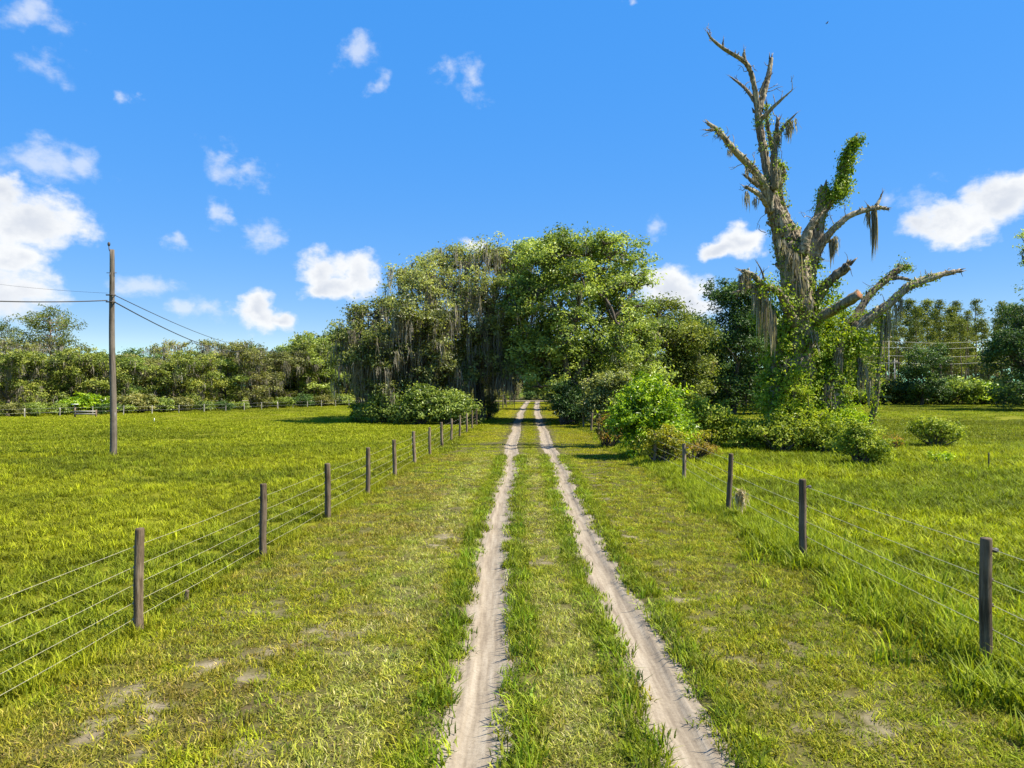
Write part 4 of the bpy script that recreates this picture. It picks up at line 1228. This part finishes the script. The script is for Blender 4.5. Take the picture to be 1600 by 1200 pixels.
    ivy('l', .5, 1.0, 160, .25, .12, .4, .3)
    ivy('n', 0, 1, 700, .16, .12, .40)
    ivy('n2', 0, 1, 300, .22, .13)
    ivy('d', 0, .9, 420, .07, .10, .48)
    ivy('b', .1, 1, 300, .08, .10, .45)
    ivy('f', 0, .9, 150, .06, .09, .5)
    ivy('trunk', .52, .97, 900, .09, .10, .48, .05)
    ivy('b2', .2, .8, 60, .1, .10)
    # bushy ivy sheath round the lower trunks
    lb = [(*P(px, py, D + dd), rx * k, rd, ry * k) for px, py, dd, rx, ry, rd in ((1318, 292, .2, 13, 16, .4), (1326, 258, .2, 8, 18, .3), (1338, 222, .1, 7, 10, .25), (1225, 560, -.4, 28, 46, .7), (1270, 560, -.3, 34, 50, .8), (1240, 630, -.6, 44, 50, 1.0), (1295, 610, -.4, 26, 46, .7), (1205, 620, -.4, 20, 46, .6),
                                                                                    (1275, 505, 0, 40, 24, .7), (1320, 512, .2, 30, 26, .6), (1345, 540, -.3, 22, 34, .5), (1295, 460, .4, 18, 22, .5), (1195, 500, .2, 20, 26, .6), (1260, 660, -.7, 60, 34, 1.1))]
    crown(iv, lb, 400, 30, .34, .14, rng, .8, .35, .7, .6, .55, .7, .15)
    iv.build('ivy', M_IVY, root, base, smooth=False)

    def beard(pts, lens, w=.05, per=5, swing=.07):
        for (a, b, dy), ln in zip(pts, lens):
            mm = MB(); p0 = P(a, b, D) + np.array([0, dy, 0])
            moss(mm, [p0] * 3, [ln] * 3, rng, w, per, swing)
            mm.build('hanging_moss', M_MOSS, root, base, smooth=False)
    beard([(1205 + rng.normal(0, 4), 488, -1.1)], [2.1], .07)
    beard([(1139, 438, -1.95), (1147, 437, -1.9), (1160, 450, -1.7), (1168, 462, -1.7), (1178, 462, -1.6)], [.9, .7, 1.6, 2.2, 2.6], .045)
    beard([(1360, 330, -.3), (1352, 331, -.3)], [1.9, .8], .05, 4, .05)
    beard([(1362, 330, -.3)], [2.3], .05, 4, .04)
    beard([(1303, 372, .2), (1309, 368, .2)], [1.3, .9], .06)
    beard([(1390, 470, -1.0), (1383, 478, -1.0), (1372, 490, -.9), (1368, 500, -.8)], [1.0, 1.3, 1.7, 2.0], .035, 4)
    beard([(1303, 530, -.8), (1296, 545, -.9), (1334, 560, -.6), (1340, 570, -.6), (1350, 590, -.5)], [1.0, 1.3, 2.0, 1.7, 1.4], .035, 4)
    beard([(1222, 395, -.9), (1232, 400, -.9), (1212, 380, -.8), (1205, 270, -.8), (1240, 430, -.9), (1209, 215, -.6), (1224, 204, -.7), (1229, 196, -.7)], [1.4, 1.8, 1.0, .9, 1.6, .8, .8, .7], .05, 4, .1)
    beard([(1250, 470, -1.0), (1256, 520, -1.0), (1216, 560, -.9), (1280, 600, -.9)], [.9, 1.2, 1.6, 1.6], .05, 4, .12)
    beard([(1110, 226, -1.4), (1128, 246, -1.2), (1158, 270, -.9), (1170, 280, -.7), (1158, 306, -.8), (1174, 314, -.6)], [.25, .4, .5, .4, .9, .6], .03, 4)
    # loose twigs and vine whips
    for (a, b, dy, e, f) in ((1274, 340, -.8, 1277, 330), (1372, 312, -.3, 1374, 296), (1180, 129, .1, 1191, 121), (1313, 424, -.8, 1320, 436), (1470, 432, -1.5, 1473, 440), (1200, 325, -.2, 1180, 360), (1192, 366, -.4, 1178, 352), (1326, 296, .3, 1335, 302), (1421, 414, .8, 1424, 396), (1370, 478, -.8, 1363, 462)):
        tw = MB(); limb(tw, P(a, b, D) + [0, dy, 0], P(e, f, D) + [0, dy, 0], .02, .006, rng, .2, 6, 5); tw.build('twig', M_BARK, root, base)


dead_tree()


# ------------------------------------------------------------------ woodland trees: a few kinds, each built once and copied
def wood_oak(seed, h, w, mleaf, moss_n, name='woodland_tree', n_cl=230, n_lf=40, ls=.28, open_=0.0):
    rng = np.random.default_rng(seed)
    lobes = [(0, 0, h * .70, w * .22, w * .22, h * .26)]
    for q in range(19):
        a = q / 19 * 6.283 * 3 + rng.normal(0, .3); rr = w * rng.uniform(.18, .42)
        lobes.append((rr * math.cos(a), rr * math.sin(a), h * rng.uniform(.14, .92), w * rng.uniform(.11, .19), w * rng.uniform(.11, .19), h * rng.uniform(.07, .13)))
    t = big_tree(name, (0, 0), lobes, 'x', 'tree', mleaf, seed + 500, n_cl, n_lf, .72, ls, .2, h * .25, moss_n, (.6, 2.0), ragged=.25 + open_)
    return t


def pine(seed, h, trunk_r=.17, crown_from=.55, w=2.4, n_br=26, flat_top=False):
    rng = np.random.default_rng(seed)
    root = empty('pine_tree', (0, 0, 0), 'x', 'pine tree')
    tr = MB(); zz = np.linspace(-.3, h * .98, 14)
    bx = np.cumsum(rng.normal(0, .05, 14)); by = np.cumsum(rng.normal(0, .05, 14))
    tube(tr, np.stack([bx, by, zz], 1), trunk_r * (1 - .8 * np.clip(zz / h, 0, 1)), 9, 26, .04, rng)
    cm = MB(); C, Dn = [], []
    for q in range(n_br):
        f = crown_from + (1 - crown_from) * (q + rng.random()) / n_br
        if rng.random() < .22: continue
        z = h * f; i = np.interp(z, zz, np.arange(14)); o = np.array([np.interp(i, np.arange(14), bx), np.interp(i, np.arange(14), by), z])
        a = q * 2.4 + rng.normal(0, .4)
        prof = (1 - (f - crown_from) / (1 - crown_from)) ** .7 if not flat_top else (.55 + .6 * math.sin(math.pi * min(1, (f - crown_from) / (1 - crown_from) * .9)))
        Ln = w * rng.uniform(.3, 1.3) * max(prof, .16)
        e = o + np.array([math.cos(a) * Ln, math.sin(a) * Ln, Ln * rng.uniform(.0, .45)])
        m1, m2 = limb(tr, o, e, trunk_r * .25, .012, rng, .1, 6, 5, -.04)
        for c in (e, m2, (e + m2) / 2 + rng.normal(0, .25, 3)):
            C.append(c); Dn.append(norm(c - o))
    for q in range(8):
        z = h * rng.uniform(.25, crown_from); a = rng.uniform(0, 6.28)
        o = np.array([np.interp(z, zz, bx), np.interp(z, zz, by), z])
        limb(tr, o, o + np.array([math.cos(a), math.sin(a), rng.uniform(-.2, .3)]) * rng.uniform(.4, 1.2), .03, .008, rng, .15, 5, 4)
    C, Dn = np.array(C), np.array(Dn)
    C = np.vstack([C, [[bx[-1], by[-1], h]]]); Dn = np.vstack([Dn, [[0, 0, 1.0]]])
    m = 40; kk = np.repeat(np.arange(len(C)), m)
    off = rng.normal(0, .37, (len(kk), 3)) * np.array([1, 1, .6]) * (1.3 if flat_top else 1)
    vv = np.clip(np.repeat(rng.uniform(.2, .8, len(C)), m) + rng.normal(0, .15, len(kk)), 0, 1)
    leaves(cm, C[kk] + off, norm(off) * .6 + [0, 0, .5] + rng.normal(0, .6, (len(kk), 3)), .36 * rng.uniform(.6, 1.3, len(kk)), rng, .32, vv, 0)
    tr.build('trunk', M_PBARK, root)
    cm.build('crown', M_PINE, root, smooth=False)
    return root


def low_bush(seed, mleaf, w=2.2, h=2.0):
    rng = np.random.default_rng(seed)
    root = empty('undergrowth_bush', (0, 0, 0), 'x', 'bush')
    lb = [(0, 0, h * .5, w * .6, w * .5, h * .5)] + [(rng.normal(0, w * .4), rng.normal(0, w * .3), h * rng.uniform(.3, .7), w * .35, w * .35, h * .3) for _ in range(4)]
    cm = MB(); C, dr, idx = crown(cm, lb, 80, 30, .5, .24, rng)
    st = MB()
    for q in range(10): limb(st, (rng.normal(0, .15), rng.normal(0, .15), -.1), C[q], .04, .01, rng, .1, 5, 5)
    st.build('stem', M_BARK, root); cm.build('foliage', mleaf, root, smooth=False)
    return root


K = {}
K['a'] = (wood_oak(301, 9, 8.5, M_LINE, 90), 9); K['b'] = (wood_oak(302, 9, 8, M_LINE_OLIVE, 160, n_lf=36), 9)
K['c'] = (wood_oak(303, 9, 8, M_OAK, 70), 9); K['d'] = (wood_oak(304, 10, 9, M_LINE_OLIVE, 240, n_cl=120, n_lf=30, open_=.15), 10)
K['e'] = (wood_oak(305, 8, 7, M_LINE, 50), 8); K['f'] = (wood_oak(306, 8, 7.5, M_DARK, 0), 8)
K['p'] = (pine(311, 17, .17, .46, 2.7, 30), 17); K['q'] = (pine(312, 18, .18, .62, 2.0, 22), 18); K['r'] = (pine(313, 15, .15, .38, 2.8, 36), 15)
K['s'] = (pine(314, 13, .24, .52, 4.2, 44, True), 13)
K['t'] = (pine(315, 17, .13, .72, 1.6, 14), 17)
K['u'] = (low_bush(321, M_LINE_OLIVE), 2.0); K['v'] = (low_bush(322, M_OAK), 2.0); K['w'] = (low_bush(323, M_BRIGHT, 2.0, 1.8), 1.8); K['x'] = (low_bush(324, M_DARK), 2.0)
USED = set()
PRNG = random.Random(9)


def put(kind, px, d, top_py, label, group, cat=None, sx=1.0):
    proto, h0 = K[kind]
    h = CAM_H + (HOR - top_py) / F_PX * d
    if kind not in USED: o = proto; USED.add(kind)
    else: o = copy_tree(proto)
    s = h / h0
    o.location = (X(px, d), d, 0.0)
    o.rotation_euler = (0, 0, PRNG.uniform(0, 6.28)); o.scale = (s * sx, s * sx, s)
    tag(o, label, cat, group)
    return o


def fd(px):                                    # distance of the far left fence in that direction
    ang = (px - 800) / F_PX
    t = fl[:, 0] / fl[:, 1]
    return float(np.interp(ang, t, fl[:, 1]))


ORD = ['first', 'second', 'third', 'fourth', 'fifth', 'sixth', 'seventh', 'eighth', 'ninth', 'tenth', 'eleventh', 'twelfth', 'thirteenth', 'fourteenth', 'fifteenth', 'sixteenth', 'seventeenth', 'eighteenth', 'nineteenth', 'twentieth', 'twenty-first', 'twenty-second', 'twenty-third', 'twenty-fourth', 'twenty-fifth', 'twenty-sixth', 'twenty-seventh', 'twenty-eighth', 'twenty-ninth', 'thirtieth']
KIND = {'a': 'yellow green leafy tree', 'b': 'olive moss hung tree', 'c': 'fresh green leafy tree', 'd': 'greyish moss laden tree', 'e': 'small yellow green tree', 'f': 'dark green tree',
        'u': 'yellow green bush', 'v': 'mid green bush', 'w': 'bright green bush', 'x': 'dark green bush'}
front = [(12, 'a', 562), (62, 'a', 562), (105, 'e', 570), (142, 'a', 552), (188, 'c', 565), (232, 'b', 562), (272, 'e', 568), (312, 'a', 556), (352, 'c', 562), (392, 'b', 552), (432, 'b', 556), (470, 'a', 548), (505, 'c', 552), (540, 'a', 540)]
for k, (px, kd, top) in enumerate(front):
    put(kd, px, fd(px) + 5 + (k % 3) * 1.5, top - 13 + (k * 5) % 9, '%s, %s from the left in the front row of the far woods' % (KIND[kd], ORD[k]), 'trees of the far left woods', sx=1.1)
back = [(-10, 'd', 540), (38, 'd', 528), (112, 'd', 533), (168, 'b', 560), (218, 'f', 556), (256, 'd', 528), (300, 'd', 536), (345, 'c', 552), (398, 'd', 538), (432, 'f', 545), (470, 'c', 534), (490, 'a', 527), (522, 'a', 530), (560, 'c', 525)]
for k, (px, kd, top) in enumerate(back):
    put(kd, px, fd(px) + 15 + (k % 3) * 2, top - 15 + (k * 7) % 13, '%s, %s from the left behind the front row of the far woods' % (KIND[kd], ORD[k]), 'trees of the far left woods', sx=1.05)
put('s', 78, 88, 492, 'spreading flat topped pine towering over the far left woods', 'lone pines over the left woods', sx=1.0)
put('s', -8, 92, 508, 'pine crown half cut off at the left picture edge', 'lone pines over the left woods', sx=.9)
for k, (px, kd) in enumerate([(20, 'u'), (52, 'v'), (95, 'v'), (126, 'w'), (160, 'x'), (196, 'v'), (222, 'u'), (250, 'v'), (285, 'u'), (318, 'v'), (348, 'x'), (378, 'v'), (412, 'u'), (442, 'v'), (475, 'x'), (508, 'u'), (535, 'v')]):
    d = fd(px) + 2
    put(kd, px, d, HOR + (CAM_H - PRNG.uniform(1.0, 2.2)) / d * F_PX, '%s, %s from the left along the far boundary fence' % (KIND[kd], ORD[k]), 'bushes along the far boundary fence', sx=1.2)

# right woods: pines behind the power lines
pines = [(1322, 'r', 480), (1338, 'p', 486), (1358, 'q', 490), (1376, 'r', 484), (1388, 'p', 480), (1402, 'q', 487), (1416, 'r', 478), (1432, 'p', 474), (1446, 'r', 472), (1458, 'q', 482), (1470, 'p', 480), (1484, 'r', 484), (1497, 'p', 478), (1510, 'q', 490), (1518, 't', 492), (1529, 'q', 466), (1541, 't', 488), (1556, 't', 500), (1562, 'p', 478), (1580, 'r', 480), (1600, 'p', 476), (1275, 'r', 492), (1300, 'p', 488)]
pines.sort()
pines += [(1352, 'p', 496), (1396, 't', 500), (1424, 'q', 492), (1452, 't', 496), (1490, 'r', 500), (1505, 't', 486)]
pines = sorted((p + PRNG.uniform(-5, 5), q, t + PRNG.uniform(-9, 9)) for p, q, t in pines)
for k, (px, kd, top) in enumerate(pines):
    put(kd, px, 120 + (k * 7) % 27, top, '%s pine, %s from the left in the stand behind the power lines' % ({'p': 'tall', 'q': 'high crowned', 'r': 'bushy', 't': 'thin sparse'}[kd], ORD[k]), 'pines of the right woods', sx=1.0)
for k, (px, d, kd, top, lab) in enumerate([
        (1440, 108, 'f', 535, 'dark green tree standing in front of the pine trunks'), (1215, 84, 'c', 485, 'leafy green tree directly behind the dead trunk'), (1250, 92, 'c', 500, 'green tree showing between the dead limbs'),
        (1295, 100, 'a', 520, 'yellow green tree behind the right dead trunk'), (1330, 112, 'c', 545, 'green tree at the left end of the pine stand'), (1545, 118, 'a', 560, 'yellow green tree beside the dark round evergreen'),
        (1130, 98, 'a', 520, 'yellow green tree glimpsed past the dark evergreen'), (1345, 150, 'a', 535, 'leafy tree far back between the pine trunks at the left'), (1390, 152, 'c', 540, 'leafy tree far back behind the taller thin power pole'),
        (1480, 150, 'a', 540, 'leafy tree far back between the pine trunks at the right'), (1525, 150, 'c', 545, 'leafy tree far back left of the dark round evergreen'),
        (1000, 92, 'c', 500, 'green tree glimpsed behind the right oak crown'), (1085, 95, 'a', 505, 'olive tree between the right oak and the dark evergreen')]):
    put(kd, px, d, top, lab, 'trees of the right woods')
for k, (px, d, kd, h) in enumerate([(1100, 100, 'u', 3), (1140, 98, 'x', 3), (1190, 100, 'v', 3), (1225, 102, 'v', 3), (1260, 104, 'u', 3.2), (1290, 106, 'v', 3), (1318, 108, 'w', 3), (1345, 110, 'v', 4), (1372, 111, 'u', 4.2), (1400, 112, 'v', 3.8), (1425, 110, 'x', 3.5), (1455, 112, 'x', 3.6), (1480, 112, 'v', 4.4), (1502, 114, 'w', 3.6), (1520, 112, 'w', 3.4), (1540, 116, 'v', 3.8), (1562, 112, 'x', 3.6), (1590, 108, 'x', 3.4), (1612, 105, 'v', 3.4)]):
    put(kd, px, d, HOR + (CAM_H - h) / d * F_PX, '%s, %s from the left along the foot of the right woods' % (KIND[kd], ORD[k]), 'bushes along the right woods', sx=1.15)
# beyond the crossing road
for k, (px, d, kd, top, lab) in enumerate([(745, 150, 'c', 560, 'green tree left of the far road end'), (785, 156, 'b', 555, 'moss hung tree beyond the far end of the lane, left side'), (822, 160, 'c', 552, 'green tree straight ahead at the far end of the lane'),
                                           (858, 156, 'a', 556, 'yellow green tree beyond the far end of the lane, right side'), (900, 150, 'f', 560, 'dark tree right of the far road end')]):
    put(kd, px, d, top, lab, 'trees beyond the crossing road', sx=1.2)
for k, (px, d, kd, h, lab) in enumerate([(770, 144, 'u', 2.2, 'yellowish bush beyond the crossing road at the left'), (800, 146, 'v', 2.0, 'green bush just left of the lane end'), (828, 147, 'x', 1.8, 'dark bush straight at the lane end'), (852, 146, 'v', 2.0, 'green bush just right of the lane end'), (880, 144, 'u', 2.2, 'yellowish bush beyond the crossing road at the right')]):
    put(kd, px, d, HOR + (CAM_H - h) / d * F_PX, lab, 'bushes beyond the crossing road', sx=1.5)
# roadside trees past the oaks
for (px, d, kd, top, lab) in [(770, 92, 'b', 545, 'moss hung tree left of the lane past the broad oak'), (790, 112, 'd', 560, 'grey moss laden tree farther down the left of the lane'), (875, 88, 'c', 540, 'green tree right of the lane behind the large oak'), (868, 116, 'a', 565, 'small yellow green tree farther down the right of the lane'), (715, 84, 'd', 530, 'moss laden tree behind the broad mossy oak'),
                               (585, 112, 'c', 545, 'green tree behind the left end of the oaks'), (640, 110, 'a', 550, 'yellow green tree behind the lower mossy oak'), (680, 106, 'c', 555, 'green tree showing under the branches of the broad mossy oak'), (925, 96, 'c', 545, 'green tree showing behind the trunk of the right oak'), (965, 98, 'a', 540, 'olive tree behind the right half of the right oak')]:
    put(kd, px, d, top, lab, 'roadside trees past the oaks')


# the woods that go on behind, one mass nobody could count
def distant_woods():
    rng = np.random.default_rng(900)
    mb = MB(); lb = []
    for a in np.arange(-56, 57, 1.5):
        rr = rng.uniform(185, 235); x, y = rr * math.sin(R(a)), rr * math.cos(R(a))
        h = rng.uniform(7.5, 11) if a < 8 else rng.uniform(8, 13) if a < 22 else rng.uniform(15, 20)
        lb.append((x, y, h * .45, 5.5, 4, h * .55))
    crown(mb, lb, 2800, 26, 1.6, .85, rng)
    o = mb.build('distant_woods', M_LINE, smooth=False)
    tag(o, 'hazy band of far off woods closing the horizon behind the trees', 'woods', kind='stuff')


distant_woods()


# ------------------------------------------------------------------ power lines in front of the pines
def power_lines():
    d = 116.0
    for px, top, lab in ((1389, 522, 'thin pale power pole in front of the pines, taller of the pair'), (1398, 560, 'thin pale power pole in front of the pines, shorter of the pair')):
        x = X(px, d); h = CAM_H + (HOR - top) / F_PX * d
        root = empty('power_pole', (x, d, 0), lab, 'power pole', 'power poles by the pines')
        m = MB(); tube(m, [(x, d, -.3), (x, d, h * .5), (x, d, h)], [.10, .08, .065], 10); m.build('pole', M_PALEPOLE, root, (x, d, 0))
        m = MB(); box(m, (x, d - .12, h - .5), (.9, .1, .12)); m.build('crossarm', M_PALEPOLE, root, (x, d, 0))
    for py, lab in ((534, 'topmost'), (543, 'second highest'), (556, 'third highest'), (567, 'lowest')):
        t = np.linspace(0, 1, 60); x = X(1250, d) + (X(1680, d) - X(1250, d)) * t
        z = CAM_H + (HOR - py) / F_PX * d - .25 * np.sin(t * 3 * np.pi) ** 2
        m = MB(); tube(m, np.stack([x, d - .2 + 0 * t, z], 1), .02, 5)
        tag(m.build('power_line', M_PALEWIRE), lab + ' pale wire crossing before the pine trunks', 'power line', 'power lines by the pines')


power_lines()


# ------------------------------------------------------------------ small things
def stake(name, px, py_base, h, r, mat, label, cat, lean=(0, 0)):
    d = CAM_H * F_PX / (py_base - HOR); x = X(px, d); m = MB()
    z0 = float(zfun(np.array([x]), np.array([d]))[0])
    tube(m, [(x, d, z0 - .15), (x + lean[0] * .5, d + lean[1] * .5, z0 + h * .5), (x + lean[0], d + lean[1], z0 + h)], [r, r, r * .85], 8, 8, .05, np.random.default_rng(int(px)))
    o = m.build(name, mat); tag(o, label, cat)


stake('stake', 1545, 733, .62, .022, M_IRON, 'short dark stake in the lush right pasture', 'stake')
stake('stake', 290, 943, .16, .03, M_POST, 'short wooden stub in the grass beside the left fence', 'stake', (.03, 0))
stake('marker_stake', 241, 659, .32, .035, M_WHITE, 'tiny white marker stake out in the left field', 'marker')


def rail():
    d = 66.0; x0, x1 = X(117, d), X(150, d); o0 = np.array([x0, d, 0])
    root = empty('gate', o0, 'low wooden rail gate in the far boundary fence', 'gate')
    for x, h in ((x0, 1.25), (x1, .75)):
        m = MB(); tube(m, [(x, d, -.2), (x, d, h)], [.09, .085], 10); m.build('post', M_POST, root, o0)
    m = MB(); box(m, (x0, d, 1.28), (.55, .3, .06)); m.build('cap_board', M_WHITE, root, o0)
    for z in (.35, .6):
        m = MB(); box(m, ((x0 + x1) / 2, d - .11, z), (x1 - x0, .05, .12)); m.build('rail', M_FARPOST, root, o0)


rail()


def moss_clump():
    d = 15.6; x = X(1157, d); rng = np.random.default_rng(4); m = MB()
    moss(m, [(x + rng.normal(0, .04), d + rng.normal(0, .03), .62 + rng.normal(0, .03)) for _ in range(8)], rng.uniform(.2, .5, 8), rng, .02, 6, .05)
    C = np.array([x, d, .58]) + rng.normal(0, .05, (160, 3))
    leaves(m, C, rng.normal(0, 1, (160, 3)), .09 * rng.uniform(.6, 1.3, 160), rng, .25, rng.random(160), 1.0)
    tag(m.build('moss_clump', M_DRY, smooth=False), 'pale dry moss clump caught on the right fence wire', 'moss')


moss_clump()


def bird():
    p = P(1293, 35, 170); m = MB()
    tube(m, [p + [-.28, 0, .02], p + [-.12, 0, 0], p + [.1, 0, 0], p + [.3, 0, .03], p + [.42, 0, .03]], [.03, .085, .09, .05, .02], 10, 14)
    tube(m, [p + [-.36, 0, .03], p + [-.28, 0, .03], p + [-.2, 0, .02]], [.01, .05, .05], 8, 8)
    for s in (-1, 1):
        V = [p + [-.12, s * .04, .03], p + [.12, s * .04, .03], p + [.16, s * .4, .13], p + [.1, s * .78, .07], p + [-.06, s * .42, .15]]
        V2 = [v - np.array([0, 0, .02]) for v in V]
        m.add(np.array(V + V2), [(0, 1, 2, 4), (5, 9, 7, 6), (0, 5, 6, 1), (1, 6, 7, 2), (2, 7, 8, 3), (3, 8, 9, 4), (4, 9, 5, 0)], [(4, 2, 3), (9, 8, 7)])
    tag(m.build('flying_bird', M_CABLE), 'tiny dark bird gliding high in the sky above the dead tree', 'bird')


bird()
